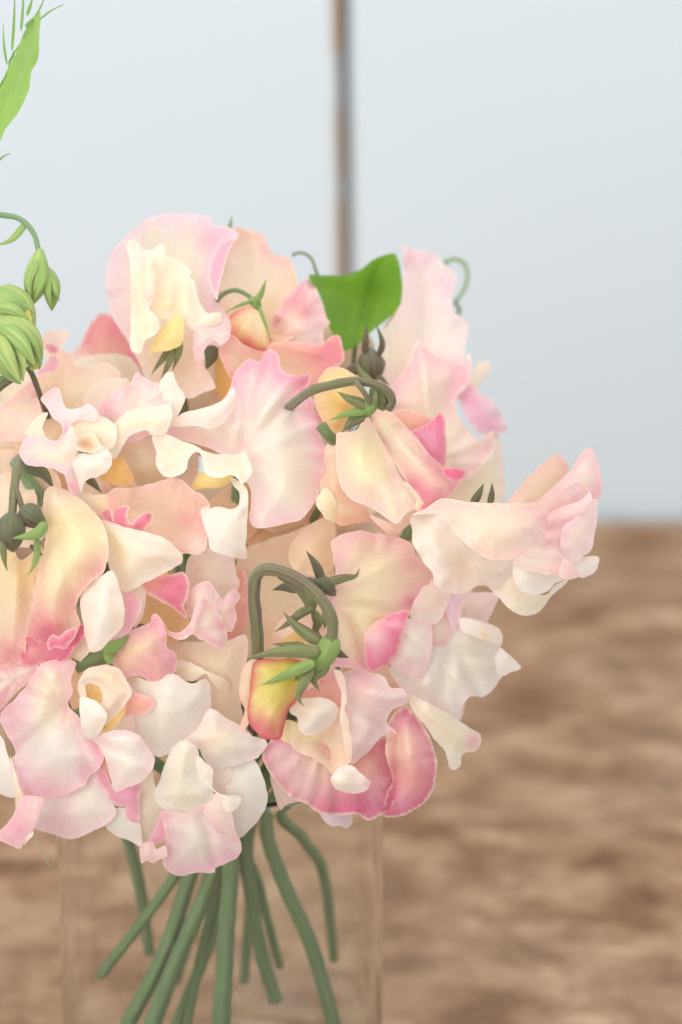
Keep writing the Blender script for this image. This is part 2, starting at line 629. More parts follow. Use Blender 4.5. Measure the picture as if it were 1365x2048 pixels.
def bare_edge_material():
    """worn board edge: bare timber with islands of white paint"""
    m, nt, out = nodes_of('worn_board_edge')
    L = nt.links.new
    tc = N(nt, 'ShaderNodeTexCoord')
    n1 = N(nt, 'ShaderNodeTexNoise', Scale=32.0, Detail=4.0)
    L(tc.outputs['Object'], n1.inputs['Vector'])
    r = N(nt, 'ShaderNodeMapRange')
    r.inputs['From Min'].default_value = 0.55
    r.inputs['From Max'].default_value = 0.62
    L(n1.outputs['Fac'], r.inputs['Value'])
    n2 = N(nt, 'ShaderNodeTexNoise', Scale=90.0, Detail=3.0)
    L(tc.outputs['Object'], n2.inputs['Vector'])
    wd = N(nt, 'ShaderNodeMix', data_type='RGBA')
    wd.inputs['A'].default_value = (*lin((232, 200, 164)), 1)
    wd.inputs['B'].default_value = (*lin((206, 168, 130)), 1)
    L(n2.outputs['Fac'], wd.inputs['Factor'])
    mx = N(nt, 'ShaderNodeMix', data_type='RGBA')
    mx.inputs['B'].default_value = (*lin((224, 228, 228)), 1)
    L(wd.outputs['Result'], mx.inputs['A'])
    L(r.outputs['Result'], mx.inputs['Factor'])
    pr = N(nt, 'ShaderNodeBsdfPrincipled', Roughness=0.75)
    L(mx.outputs['Result'], pr.inputs['Base Color'])
    L(pr.outputs[0], out.inputs['Surface'])
    return m


def plain(name, c, rough=0.8):
    m, nt, out = nodes_of(name)
    tc = N(nt, 'ShaderNodeTexCoord')
    n1 = N(nt, 'ShaderNodeTexNoise', Scale=30.0, Detail=3.0)
    nt.links.new(tc.outputs['Object'], n1.inputs['Vector'])
    mx = N(nt, 'ShaderNodeMix', data_type='RGBA')
    mx.inputs['A'].default_value = (*lin(c), 1)
    mx.inputs['B'].default_value = (*(lin(c) * 0.75), 1)
    nt.links.new(n1.outputs['Fac'], mx.inputs['Factor'])
    pr = N(nt, 'ShaderNodeBsdfPrincipled', Roughness=rough)
    nt.links.new(mx.outputs['Result'], pr.inputs['Base Color'])
    nt.links.new(pr.outputs[0], out.inputs['Surface'])
    return m


M['wood'] = wood_material()
M['paint'] = paint_material()
M['edge'] = bare_edge_material()
M['dark'] = plain('gap_shadow_timber', (26, 20, 15))


def ground_hit(x, y):
    v = ROT @ cam_vec(x, y, 0)
    t = -CAM.z / v.z
    return CAM + v * t


back = ground_hit(1250, 1030)
WALL_Y = back.y


def box_mesh(bm, lo, hi):
    vs = [bm.verts.new((x, y, z)) for x in (lo[0], hi[0]) for y in (lo[1], hi[1]) for z in (lo[2], hi[2])]
    for f in ((0, 1, 3, 2), (4, 6, 7, 5), (0, 4, 5, 1), (2, 3, 7, 6), (0, 2, 6, 4), (1, 5, 7, 3)):
        bm.faces.new([vs[i] for i in f])


def bm_obj(name, bm, mats, parent=None):
    bmesh.ops.recalc_face_normals(bm, faces=bm.faces)
    me = bpy.data.meshes.new(name)
    bm.to_mesh(me)
    bm.free()
    for mm in (mats if isinstance(mats, (list, tuple)) else [mats]):
        me.materials.append(mm)
    o = bpy.data.objects.new(name, me)
    col.objects.link(o)
    if parent:
        o.parent = parent
    return o


bm = bmesh.new()
box_mesh(bm, (-0.75, -0.35, -0.04), (0.85, WALL_Y - 0.004, 0.0))
bmesh.ops.bevel(bm, geom=list(bm.edges), offset=0.004, segments=2, affect='EDGES')
tab = bm_obj('table_top', bm, M['wood'])
tab['kind'] = 'structure'
tab['label'] = 'rough mottled brown wooden table top under the vase'

# wall of painted boards; the visible joint between two boards has a worn bare edge
gap_x = None


def wall_hit(x, y):
    v = ROT @ cam_vec(x, y, 0)
    t = (WALL_Y - CAM.y) / v.y
    return CAM + v * t


g0, g1 = wall_hit(686, 0), wall_hit(694, 560)
bm = bmesh.new()
box_mesh(bm, (-1.0, WALL_Y + 0.022, -0.3), (1.1, WALL_Y + 0.04, 1.3))
wall = bm_obj('wall', bm, M['dark'])
wall['kind'] = 'structure'
wall['label'] = 'wall of wide white painted boards behind the table'


def gx_at(z):
    return g0.x + (g1.x - g0.x) * (z - g0.z) / (g1.z - g0.z)


def board(x0, x1, left):
    """one painted board; the side at the joint slants, and on the left board it is worn to bare wood"""
    bm = bmesh.new()
    zs = np.linspace(-0.25, 1.25, 61)
    rows = []
    r = np.random.default_rng(5 if left else 6)
    for z in zs:
        j = gx_at(z)
        hgt = (z - 0.3) / 0.5
        half = 0.0023 + 0.0008 * np.clip(hgt, -0.9, 1)
        w = 0.0028 + 0.0007 * np.clip(hgt, -1, 1) + 0.0005 * math.sin(z * 61) if left else 0.003
        if left:
            prof = [(x0, 0.0), (j - half - w, 0.0), (j - half, 0.0035 + 0.3 * w), (j - half, 0.0215)]
        else:
            prof = [(x1, 0.0), (j + half + w, 0.0), (j + half + 0.0012, 0.0022), (j + half, 0.006), (j + half, 0.0215)]
        rows.append([bm.verts.new((px_, WALL_Y + dy, z)) for px_, dy in prof])
    for a, b_ in zip(rows[:-1], rows[1:]):
        for k in range(len(a) - 1):
            f = bm.faces.new([a[k], a[k + 1], b_[k + 1], b_[k]] if left else [a[k], b_[k], b_[k + 1], a[k + 1]])
            f.material_index = (1 if k >= 1 else 0) if left else (2 if k == 3 else 0)
    # close the back and the far side
    for a, b_ in zip(rows[:-1], rows[1:]):
        pass
    me_o = bm_obj('board', bm, [M['paint'], M['edge'], M['dark']], wall)
    return me_o


board(-0.55, 0, True)
board(0, 0.75, False)


def side_board(x0, x1):
    bm = bmesh.new()
    box_mesh(bm, (x0, WALL_Y, -0.25), (x1, WALL_Y + 0.0215, 1.25))
    bmesh.ops.bevel(bm, geom=list(bm.edges), offset=0.002, segments=2, affect='EDGES')
    bm_obj('board', bm, M['paint'], wall)


side_board(-0.99, -0.554)
side_board(0.754, 1.09)


# ------------------------------------------------------------------ glass vase and water
def glass_material(name, ior, tint, rough=0.0):
    m, nt, out = nodes_of(name)
    pr = N(nt, 'ShaderNodeBsdfPrincipled', Roughness=rough, IOR=ior)
    pr.inputs['Transmission Weight'].default_value = 1.0
    pr.inputs['Base Color'].default_value = (*tint, 1)
    nz = N(nt, 'ShaderNodeTexNoise', Scale=55.0, Detail=1.0)
    tc = N(nt, 'ShaderNodeTexCoord')
    nt.links.new(tc.outputs['Object'], nz.inputs['Vector'])
    b = N(nt, 'ShaderNodeBump', Strength=0.05, Distance=0.002)
    nt.links.new(nz.outputs['Fac'], b.inputs['Height'])
    nt.links.new(b.outputs['Normal'], pr.inputs['Normal'])
    nt.links.new(pr.outputs[0], out.inputs['Surface'])
    return m


M['glass'] = glass_material('clear_glass', 1.45, (0.97, 0.985, 0.98))
VR = 0.0468
VH = 0.1390


def lathe(profile, name, mat, parent=None, sides=96):
    bm = bmesh.new()
    rings = []
    for (r, z) in profile:
        if r < 1e-6:
            rings.append([bm.verts.new((0, 0, z))])
        else:
            rings.append([bm.verts.new((r * math.cos(2 * math.pi * k / sides), r * math.sin(2 * math.pi * k / sides), z)) for k in range(sides)])
    for a, b_ in zip(rings[:-1], rings[1:]):
        for k in range(sides):
            if len(a) == 1:
                bm.faces.new([a[0], b_[k], b_[(k + 1) % sides]])
            elif len(b_) == 1:
                bm.faces.new([a[k], a[(k + 1) % sides], b_[0]])
            else:
                bm.faces.new([a[k], a[(k + 1) % sides], b_[(k + 1) % sides], b_[k]])
    o = bm_obj(name, bm, mat, parent)
    for p_ in o.data.polygons:
        p_.use_smooth = True
    return o


prof = [(0, 0.0006), (VR - 0.012, 0.0006), (VR - 0.006, 0.0012), (VR - 0.002, 0.004), (VR, 0.009), (VR, 0.02), (VR, 0.045), (VR - 0.0003, VH - 0.004),
        (VR + 0.0002, VH - 0.0015), (VR - 0.0006, VH), (VR - 0.0009, VH - 0.0004), (VR - 0.0011, VH - 0.002),
        (VR - 0.0011, 0.045), (VR - 0.0011, 0.02), (VR - 0.003, 0.013), (VR - 0.007, 0.0085), (VR - 0.015, 0.007), (0, 0.0066)]
vase = lathe(prof, 'glass_vase', M['glass'])
vase['label'] = 'short clear round glass vase holding the bouquet on the wooden table'
vase['category'] = 'vase'

# ------------------------------------------------------------------ blooms
G = 'blush sweet peas gathered in the bouquet'
THROAT = (452, 1600, -50)


def bloom(label, base, stalk=True, group=G):
    b = thing('sweet_pea_bloom', label, 'flower', base, group)
    if stalk:
        x, y, d = base
        mx, my = (x * 0.45 + 450 * 0.55), (y * 0.5 + 1480 * 0.5)
        tube(b, 'stalk', [(x, y, d - 3), (mx, my, min(d, -20) - 24), THROAT], 7, 9, 'stem', ridges=4)
    return b


def P_(b, kind, outline, d, **kw):
    return petal(b, kind + '_petal', outline, d, **kw)


# ---- top-left pale bloom (A) and the coral one behind it on its left
b = bloom('small coral pink bloom half hidden behind the tall ruffled bloom beside the green buds', (230, 760, -58))
P_(b, 'standard', '140,712 160,690 178,652 205,625 235,640 262,690 290,760 270,820 180,800 150,760', -56, core='coral', m='rose', mw=40, ms=0.9, base=(230, 790), spots=[(150, 730, 30, 'white', 0.8), (225, 660, 30, 'rose', 0.7)])
P_(b, 'wing', '140,760 150,722 200,708 262,716 290,780 240,810 180,800', -44, core='cream', m='white', ms=0.5, base=(230, 800))

A = bloom('tall ruffled blush bloom with rolled pink edge rising at the top of the bouquet', (352, 690, -30))
P_(A, 'standard', '225,500 255,470 290,440 330,427 385,427 423,436 425,450 455,453 478,466 470,480 444,494 430,530 426,570 440,610 458,640 459,675 440,690 420,690 408,702 410,730 432,775 412,782 380,797 330,785 300,765 262,690 228,640 213,590 213,540', -38,
   core='cream', m='lilac', mw=48, ms=0.85, base=(355, 690), ry=60, ycol='peach', bowl=-7, ruf=1.2, fold=0.8, nf=9, spots=[(425, 478, 34, 'pink', 0.75), (300, 740, 90, 'peach', 0.8), (390, 740, 60, 'peach', 0.8), (240, 560, 60, 'lilac', 0.3)])
P_(A, 'standard', '452,480 468,478 455,510 446,545 437,580 434,600 424,575 417,560 420,530 430,500 440,488', -26, core='pink', m='pink', ms=0.3, bowl=2, rim=0.8, grid=5)
P_(A, 'wing', '252,487 262,479 275,483 285,498 310,497 320,488 330,492 328,512 315,540 309,575 307,600 298,615 310,630 321,650 310,670 290,680 282,705 262,700 262,640 262,560 258,510', -22,
   core='cream', m='white', mw=14, ms=0.6, bowl=4, spots=[(280, 515, 22, 'blush', 0.8), (300, 590, 16, 'pink', 0.35)], ruf=1.6, rl=34, creases=[(275, 500, 285, 690, -4, 8), (300, 510, 298, 600, 3, 7)])
P_(A, 'wing', '325,512 345,515 372,528 383,545 378,555 388,560 395,590 405,615 415,625 440,625 444,640 430,652 400,650 385,660 360,640 340,640 305,632 300,610 308,590 312,560 318,530', -25,
   core='cream', m='white', mw=16, ms=0.6, bowl=4, spots=[(330, 610, 26, 'yellow', 0.45), (350, 585, 22, 'peach', 0.6)], creases=[(358, 560, 350, 640, -3, 8), (385, 560, 400, 640, -2, 7)])
P_(A, 'wing', '388,672 392,655 402,648 420,655 440,650 452,632 461,640 461,665 455,682 440,690 430,680 415,690 405,715 402,745 393,730 387,700', -18, core='blush', m='pink', mw=14, ms=0.9, bowl=2.5, ruf=1.0, rl=34)
P_(A, 'keel', '352,630 366,634 368,660 362,690 340,700 305,705 299,716 303,690 326,655', -19, core='yellow', m='yellow', mw=16, ms=0.8, bowl=4, rim=0)
for q, w in (([(345, 692, -22), (325, 718, -21), (303, 748, -22)], 15), ([(350, 694, -21), (338, 725, -20), (322, 762, -22)], 16), ([(360, 680, -20), (358, 705, -20), (345, 742, -22)], 14)):
    blade(A, 'sepal', q, w, 'sepal')

# ---- coral bloom at the top centre (B)
b = bloom('coral pink bloom with a yellow bud petal and thin green sepals beside the leaf', (500, 690, -40))
P_(b, 'standard', '440,520 455,480 470,455 500,460 528,470 537,490 548,507 575,515 590,540 597,565 602,600 600,660 560,690 500,705 440,700 425,640', -52, core='cream', m='coral', mw=40, ms=0.8, base=(510, 640), ry=70, ycol='ochre', bowl=-4, ruf=1.1, fold=0.9, nf=11, spots=[(540, 500, 34, 'pink', 0.4), (470, 560, 50, 'beige', 0.7)])
P_(b, 'standard', '535,668 560,610 585,580 615,558 632,570 637,590 648,612 650,630 660,645 648,660 645,690 600,705 550,700', -43, core='blush', m='pink', mw=40, ms=0.5, base=(538, 668), ry=34, ycol='ochre', fold=1.3, nf=23, ruf=1.6, rl=24, spots=[(600, 605, 24, 'rose', 0.5), (612, 625, 18, 'rose', 0.45)])
P_(b, 'wing', '438,700 460,668 490,690 530,703 545,685 600,684 640,690 660,674 678,671 688,700 686,725 660,742 640,760 620,785 560,800 470,765 445,725', -30, core='coral', m='deep', mw=24, ms=0.45, base=(540, 690), bowl=-4, spots=[(560, 740, 60, 'peach', 0.75), (470, 710, 40, 'peach', 0.6), (660, 705, 36, 'rose', 0.8)], creases=[(560, 690, 670, 715, 2, 9)])
P_(b, 'keel', '454,648 470,622 500,612 522,617 532,640 541,680 547,700 520,710 495,702 470,682', -31, core='yellow', m='red', mw=18, ms=0.9, base=(512, 612), bowl=7, ry=50, ycol='lemon', spots=[(515, 645, 30, 'lemon', 0.9), (488, 694, 24, 'red', 0.75), (525, 705, 16, 'red', 0.75), (462, 655, 14, 'coral', 0.8)], rim=0)
P_(b, 'wing', '436,700 455,710 470,735 492,762 490,800 445,800 430,760', -34, core='amber', m='ochre', mw=12, ms=0.5, rim=0)
tube(b, 'pedicel', [(430, 607, -40), (446, 588, -32), (470, 580, -28), (492, 588, -26), (510, 603, -25)], 5.5, 4.5, 'stem')
CAL = pod(b, 'calyx', [(500, 596, -26), (512, 606, -24), (520, 622, -26)], 22, 'sepal_bright')
for q, w in (([(505, 602, -23), (480, 610, -21), (452, 624, -20)], 8), ([(510, 605, -22), (522, 588, -21), (532, 560, -20)], 13), ([(518, 612, -22), (530, 645, -21), (543, 682, -21)], 8)):
    blade(CAL, 'sepal', q, w, 'sepal_bright')
blade(CAL, 'sepal', [(424, 690, -24), (422, 715, -24), (412, 740, -26)], 30, 'sepal_dark')
blade(CAL, 'sepal', [(456, 462, -53), (461, 450, -53), (464, 430, -54)], 9, 'sepal_bright')

# ---- green leaf behind the blooms
lf = thing('leaf', 'broad bright green leaf standing between the coral bloom and the tall pale bloom', 'leaf', (700, 690, -52))
o = petal(lf, 'blade', '618,552 640,550 690,550 720,540 745,520 770,510 792,508 803,550 806,580 800,612 770,642 735,670 715,690 690,700 662,660 650,620 640,590', -56, core='lime', ms=0, rim=0, base=(710, 690), bowl=-4, ruf=0.5, fold=0.4, nf=5, creases=[(715, 685, 760, 530, -2.5, 7)], thick=0.4)
o.data.materials[0] = M['leaf']
tube(lf, 'leaf_stalk', [(712, 686, -57), (690, 800, -58), (560, 1200, -60), (460, 1600, -52)], 5, 7, 'stem')

# ---- tall pale bloom at the right of the top (C)
C_ = bloom('tall pale pink bloom rising on the right side of the leaf', (840, 900, -44), stalk=False)
P_(C_, 'standard', '807,493 830,500 865,503 890,530 912,548 913,570 905,587 906,620 932,640 938,660 930,700 940,735 930,780 880,820 820,820 780,780 765,730 772,660 800,612 806,560', -57, core='blush', m='lilac', mw=55, ms=0.7, base=(820, 860), bowl=-3, ruf=1.2, nf=13, fold=0.7, spots=[(780, 700, 60, 'cream', 0.9), (900, 680, 50, 'white', 0.5), (818, 515, 26, 'pink', 0.5), (895, 565, 26, 'lilac', 0.6)])
P_(C_, 'wing', '745,760 752,720 768,655 800,612 812,600 822,700 815,790 770,810', -52, core='beige', m='cream', mw=20, ms=0.5, base=(790, 800), bowl=3, rim=0.2)
P_(C_, 'wing', '831,685 840,681 852,695 880,712 925,726 940,705 943,740 935,770 915,792 910,805 922,840 955,880 975,868 988,862 986,905 970,925 930,960 880,960 830,900 790,850 772,800 790,765 818,725', -42, core='blush', m='pink', mw=36, ms=0.55, base=(850, 930), bowl=4, ruf=1.1, nf=11, fold=0.8, spots=[(890, 870, 60, 'cream', 0.7), (830, 880, 60, 'peach', 0.5), (915, 750, 26, 'pink', 0.5)], creases=[(842, 690, 862, 860, 3.5, 9), (920, 735, 880, 850, -3, 12)], rim=0.9)
P_(C_, 'standard', '918,800 925,782 940,765 958,785 985,800 1008,838 1016,856 1000,868 985,872 960,868 938,845', -52, core='pink', m='lilac', mw=30, ms=0.8, bowl=2, nf=9, ruf=1.1, spots=[(985, 815, 20, 'lilac', 0.6)])
P_(C_, 'standard', '943,748 960,725 978,722 981,740 965,764 948,785 930,770', -60, core='blush', m='cream', ms=0.4)
P_(C_, 'wing', '975,870 992,860 1002,885 1008,930 1011,980 1000,1015 930,1030 870,1010 850,950 880,900 930,930', -50, core='cream', m='lilac', mw=22, ms=0.5, bowl=2, spots=[(900, 990, 60, 'peach', 0.5)])

# ---- big open bloom facing us in the middle (D)
D_ = bloom('wide open white and pink bloom with radiating creases in the middle of the bouquet', (478, 908, -16), stalk=False)
P_(D_, 'standard', '326,866 350,846 362,828 400,819 425,810 450,795 463,765 475,737 500,717 520,723 532,701 545,700 560,715 565,742 600,752 614,745 623,749 616,780 630,808 628,820 645,830 657,850 642,864 651,900 648,950 640,982 620,1020 600,1040 560,1050 525,1057 505,1052 499,1035 503,985 488,955 475,922 440,906 400,890', -10,
   core='white', m='pink', mw=44, ms=0.8, base=(478, 906), ry=42, ycol='lemon', bowl=5, ruf=1.1, rl=52, fold=0.9, nf=9, g=(1.5, 3.0),
   spots=[(610, 765, 24, 'deep', 0.32), (538, 725, 22, 'pink', 0.6), (570, 960, 60, 'cream', 0.7), (400, 870, 40, 'peach', 0.5), (480, 930, 60, 'core', 0.5)],
   creases=[(540, 720, 488, 880, -3.2, 9), (612, 758, 492, 895, -3.4, 9), (575, 760, 500, 880, 2.4, 12), (640, 845, 510, 900, 2.2, 13), (470, 800, 470, 890, 2, 10)])
P_(D_, 'standard', '345,850 356,834 365,826 420,812 450,797 466,772 472,800 463,825 446,846 421,858 395,851 365,853', -3, core='blush', m='white', mw=12, ms=0.7, bowl=3, ruf=0.6, rim=0.9)
P_(D_, 'wing', '305,872 326,866 360,880 395,893 410,903 440,908 475,908 484,903 493,908 505,938 500,955 484,968 478,960 462,950 440,956 420,953 409,945 406,925 402,910 394,904 385,907 377,920 374,937 360,950 340,955 322,948 313,930 312,905', 1,
   core='cream', m='white', mw=14, ms=0.85, bowl=3.5, ruf=0.6, curl=2.2, rim=0.7, g=(0, 4), grid=5)
P_(D_, 'wing', '462,955 484,966 495,980 497,1000 496,1020 494,1060 492,1090 493,1117 470,1115 440,1108 420,1095 415,1070 405,1040 410,1025 430,1013 460,1018 477,1010 479,985 466,970', 4, core='white', m='rim', mw=12, ms=0.6, bowl=3, ruf=0.9, g=(0, 2), spots=[(478, 1112, 6, 'ochre', 0.5)])
P_(D_, 'keel', '384,978 398,945 412,946 440,952 466,945 461,964 440,975 415,976', -3, core='yellow', m='amber', mw=10, ms=0.5, bowl=4, rim=0)

# ---- drooping bloom on a hooked stem (E)
E_ = bloom('drooping yellow and pink bloom hanging from a hooked green stem', (735, 830, 0))
P_(E_, 'keel', '628,790 634,772 646,745 665,733 692,738 716,755 727,780 728,822 702,852 675,872 655,860 636,822', -12, core='yellow', m='coral', mw=26, ms=1.0, base=(720, 810), bowl=8, spots=[(690, 815, 34, 'amber', 0.8), (690, 760, 24, 'yellow', 0.8), (676, 855, 16, 'amber', 0.7)], rim=0.2, creases=[(650, 760, 715, 758, 3, 7), (645, 780, 690, 850, -3, 10)])
P_(E_, 'wing', '785,825 820,819 855,833 866,850 835,875 800,860', -8, core='coral', m='coral', ms=0.5, bowl=3)
P_(E_, 'wing', '815,868 850,850 884,826 892,860 894,910 889,933 868,922 842,892', -5, core='pink', m='deep', mw=30, ms=0.75, base=(880, 935), bowl=2, spots=[(886, 835, 16, 'deep', 0.6)])
P_(E_, 'standard', '640,960 648,900 660,882 680,868 690,940 700,985 745,1030 783,1060 772,1070 745,1047 715,1045 685,1052 662,1035 645,1000', -6, core='peach', m='coral', mw=26, ms=0.75, base=(720, 850), bowl=3, spots=[(655, 900, 20, 'cream', 0.7)])
P_(E_, 'wing', '632,1005 640,985 652,975 668,992 682,1044 655,1040 640,1022', -3, core='lemon', m='white', mw=14, ms=0.6, bowl=3)
P_(E_, 'wing', '740,1030 790,1048 808,1032 832,1014 838,1030 815,1052 792,1070 775,1068', -6, core='blush', m='coral', mw=16, ms=0.6, bowl=2)
P_(E_, 'standard', '724,832 748,820 780,822 802,842 832,872 856,905 880,928 905,950 928,953 908,984 880,1010 838,1026 846,1005 832,985 812,962 788,925 762,882 744,856', 0,
   core='cream', m='deep', mw=46, ms=0.85, base=(735, 835), ry=75, ycol='lemon', bowl=3, fold=0.8, nf=15, spots=[(800, 900, 44, 'cream', 0.95), (770, 850, 24, 'lemon', 0.9), (860, 985, 34, 'rose', 0.55), (790, 930, 30, 'peach', 0.5)], creases=[(780, 830, 895, 950, 3.2, 7), (760, 870, 850, 960, -2, 9)], g=(1.0, 3))
P_(E_, 'standard', '888,936 910,936 933,943 926,956 905,962 893,955', 5, core='rose', m='deep', mw=14, ms=0.8, bowl=1.5, grid=4)
P_(E_, 'standard', '672,910 674,868 690,864 715,860 722,845 735,832 748,852 762,878 782,915 805,955 824,978 832,992 830,1015 810,1030 797,1046 786,1046 765,1030 740,1015 705,1000 686,980 675,950', 6,
   core='lemon', m='pink', mw=36, ms=0.7, base=(733, 838), ry=60, ycol='lemon', bowl=5, fold=0.7, nf=13, spots=[(735, 900, 55, 'lemon', 0.9), (810, 1000, 34, 'cream', 0.8), (765, 990, 28, 'blush', 0.4)], creases=[(742, 850, 800, 1000, -2.5, 8), (715, 870, 740, 990, 1.5, 16)], g=(0, 4))
P_(E_, 'standard', '806,960 828,978 842,996 848,1008 838,1024 830,1018 833,995', 4, core='peach', m='peach', ms=0.2, bowl=1.5, grid=4)
tube(E_, 'stem', [(560, 830, -20), (617, 785, 4), (660, 771, 9), (710, 762, 12), (750, 768, 13), (776, 783, 12), (785, 803, 11), (776, 818, 10)], 9.5, 8, 'stem_flush', ridges=5)
tube(E_, 'pedicel', [(712, 764, 14), (724, 778, 15), (735, 795, 14), (741, 812, 12)], 5.5, 6, 'stem_flush')
tube(E_, 'pedicel', [(642, 850, -3), (655, 868, -3), (668, 880, -6)], 12, 12, 'stem')
CAL = pod(E_, 'calyx', [(752, 768, 8), (762, 795, 9), (768, 822, 6)], 44, 'sepal')
CAL = pod(E_, 'calyx', [(741, 795, 11), (738, 815, 11), (730, 836, 8)], 34, 'sepal_bright')
for q, w, mt in (([(738, 812, 13), (700, 798, 13), (675, 783, 12)], 22, 'sepal'), ([(735, 822, 12), (700, 826, 13), (660, 840, 13)], 18, 'sepal_bright'),
                 ([(730, 828, 11), (708, 840, 11), (684, 864, 10)], 26, 'sepal'), ([(745, 768, 9), (722, 745, 8), (712, 718, 8)], 17, 'sepal'), ([(745, 820, 12), (750, 796, 14), (752, 778, 13)], 16, 'sepal'), ([(752, 800, 11), (770, 815, 10), (782, 806, 10)], 14, 'sepal')):
    blade(CAL, 'sepal', q, w, mt)
for q in ([(752, 762, 10), (756, 753, 10), (762, 752, 10)],):
    tube(E_, 'filament', q, 1.2, 0.8, 'stem')

# ---- dark bud between leaf and hooked stem
b = thing('flower_bud', 'dark purplish green bud with upright brown sepals in front of the leaf', 'bud', (740, 740, -36))
CAL = pod(b, 'calyx', [(748, 758, -36), (742, 730, -32), (740, 694, -33)], 62, 'sepal_dark', prof=1.0)
for q, w in (([(730, 708, -30), (732, 680, -28), (734, 646, -28)], 15), ([(758, 712, -30), (765, 685, -28), (753, 648, -28)], 13), ([(755, 750, -30), (770, 762, -30), (780, 770, -30)], 8)):
    blade(CAL, 'sepal', q, w, 'sepal_dark')
tube(b, 'pedicel', [(735, 742, -33), (712, 738, -32), (690, 752, -33), (665, 775, -36), (560, 1100, -60), THROAT], 12, 8, 'sepal_dark')

# ---- bloom stretching out to the right (F)
F_ = bloom('pale blush bloom stretching out sideways over the bare table', (850, 1020, -8), stalk=False)
P_(F_, 'standard', '1000,1015 1015,1003 1060,950 1100,915 1118,908 1138,930 1140,950 1110,1010 1060,1020', -32, core='peach', m='pink', mw=26, ms=0.5, base=(1010, 1010), bowl=2)
P_(F_, 'standard', '1070,1010 1095,985 1135,948 1165,905 1182,895 1200,935 1206,975 1200,998 1180,1000 1140,1010 1100,1020', -28, core='blush', m='pink', mw=34, ms=0.7, base=(1030, 1020), bowl=2, creases=[(1070, 1000, 1150, 940, -2, 8)])
P_(F_, 'wing', '985,1182 1010,1160 1030,1155 1060,1180 1090,1190 1112,1170 1137,1158 1130,1170 1105,1190 1090,1212 1075,1226 1050,1232 1022,1220 1000,1197', -17, core='cream', m='white', mw=22, ms=0.6, base=(1000, 1120))
P_(F_, 'wing', '1140,1125 1165,1115 1195,1112 1200,1120 1193,1140 1180,1152 1160,1154 1148,1142', -13, core='white', m='lilac', ms=0.3, bowl=2)
P_(F_, 'standard', '1175,1005 1195,998 1196,1030 1190,1070 1183,1100 1165,1115 1150,1127 1132,1122 1122,1090 1126,1055 1150,1036', -9, core='blush', m='lilac', mw=34, ms=0.5, base=(1080, 1080), bowl=2, creases=[(1140, 1060, 1180, 1090, 1, 8)])
P_(F_, 'standard', '1098,1030 1130,1012 1165,1000 1180,983 1184,1000 1156,1036 1136,1046 1131,1070 1126,1100 1131,1142 1100,1150 1050,1140 1025,1125 1060,1100 1090,1085', -6, core='blush', m='pink', mw=30, ms=0.5, base=(980, 1100), bowl=-2, spots=[(1060, 1120, 34, 'cream', 0.7), (1120, 1050, 24, 'rose', 0.3)], fold=0.9, nf=17)
P_(F_, 'standard', '1127,1116 1142,1130 1161,1151 1137,1160 1120,1150', -2.5, core='blush', m='pink', ms=0.4, bowl=1)
P_(F_, 'wing', '1026,1135 1032,1118 1060,1118 1100,1133 1133,1142 1137,1156 1112,1166 1100,1180 1070,1190 1045,1183 1031,1167', -3, core='white', m='white', mw=30, ms=0.5, base=(1040, 1115), bowl=5)
P_(F_, 'wing', '822,1036 850,1028 885,1026 897,1040 912,1066 942,1090 975,1108 1005,1116 1031,1116 1033,1160 1003,1177 986,1182 974,1172 955,1172 930,1186 900,1186 872,1170 864,1145 845,1120 828,1090 824,1060', -1, core='white', m='rim', mw=30, ms=0.4, base=(860, 1020), bowl=4, ruf=1.2, spots=[(930, 1145, 34, 'peach', 0.6), (915, 1170, 20, 'blush', 0.6), (850, 1060, 30, 'cream', 0.4)], bumps=[(930, 1140, -4, 22), (860, 1090, 2, 25)])
P_(F_, 'standard', '824,1030 850,1018 885,997 930,1003 980,1006 1040,1006 1080,1004 1102,994 1130,976 1154,963 1166,965 1179,980 1166,1002 1140,1014 1116,1020 1108,1040 1106,1060 1096,1085 1062,1105 1030,1118 985,1120 958,1108 930,1085 906,1060 893,1040 880,1028 850,1028', 5,
   core='peach', m='pink', mw=42, ms=0.55, base=(835, 1015), bowl=5, ruf=0.9, fold=0.5, nf=15, spots=[(980, 1040, 80, 'cream', 0.7), (1060, 1080, 44, 'blush', 0.7), (1085, 1040, 30, 'pink', 0.4), (1150, 985, 24, 'lilac', 0.5)], g=(0, 5), rim=0.7)
for q, w in (([(945, 1010, -4), (958, 988, -3), (968, 967, -3)], 17), ([(980, 1010, -8), (984, 990, -8), (985, 966, -8)], 14)):
    blade(F_, 'sepal', q, w, 'sepal_dark')

# ---- white bloom below it (G)
G_ = bloom('white crumpled bloom low on the right edge of the bouquet', (850, 1260, -24), stalk=False)
P_(G_, 'standard', '1000,1296 1012,1304 1026,1316 1043,1335 1020,1346 1000,1352 990,1320', -21, core='white', m='lilac', mw=14, ms=0.3, bowl=1.5)
P_(G_, 'standard', '918,1190 960,1185 996,1188 990,1215 970,1247 940,1245 915,1230', -25, core='blush', m='lilac', ms=0.6, bowl=2)
P_(G_, 'standard', '880,1400 928,1395 926,1430 914,1448 880,1430', -22, core='lilac', m='white', ms=0.4, bowl=1.5)
P_(G_, 'standard', '778,1338 800,1335 850,1330 862,1290 895,1262 925,1235 962,1240 1000,1262 1006,1280 1000,1302 1008,1330 1005,1352 986,1380 965,1394 942,1394 926,1410 918,1440 890,1432 850,1412 820,1392 798,1372', -17, core='white', m='lilac', mw=22, ms=0.35, base=(860, 1290), bowl=4, nf=11, fold=1.1, ruf=1.1, creases=[(900, 1300, 880, 1420, -3, 10), (920, 1310, 960, 1390, -3, 10), (880, 1310, 840, 1390, 2.5, 12), (910, 1300, 990, 1310, -3, 10)], spots=[(930, 1300, 30, 'cream', 0.5)])
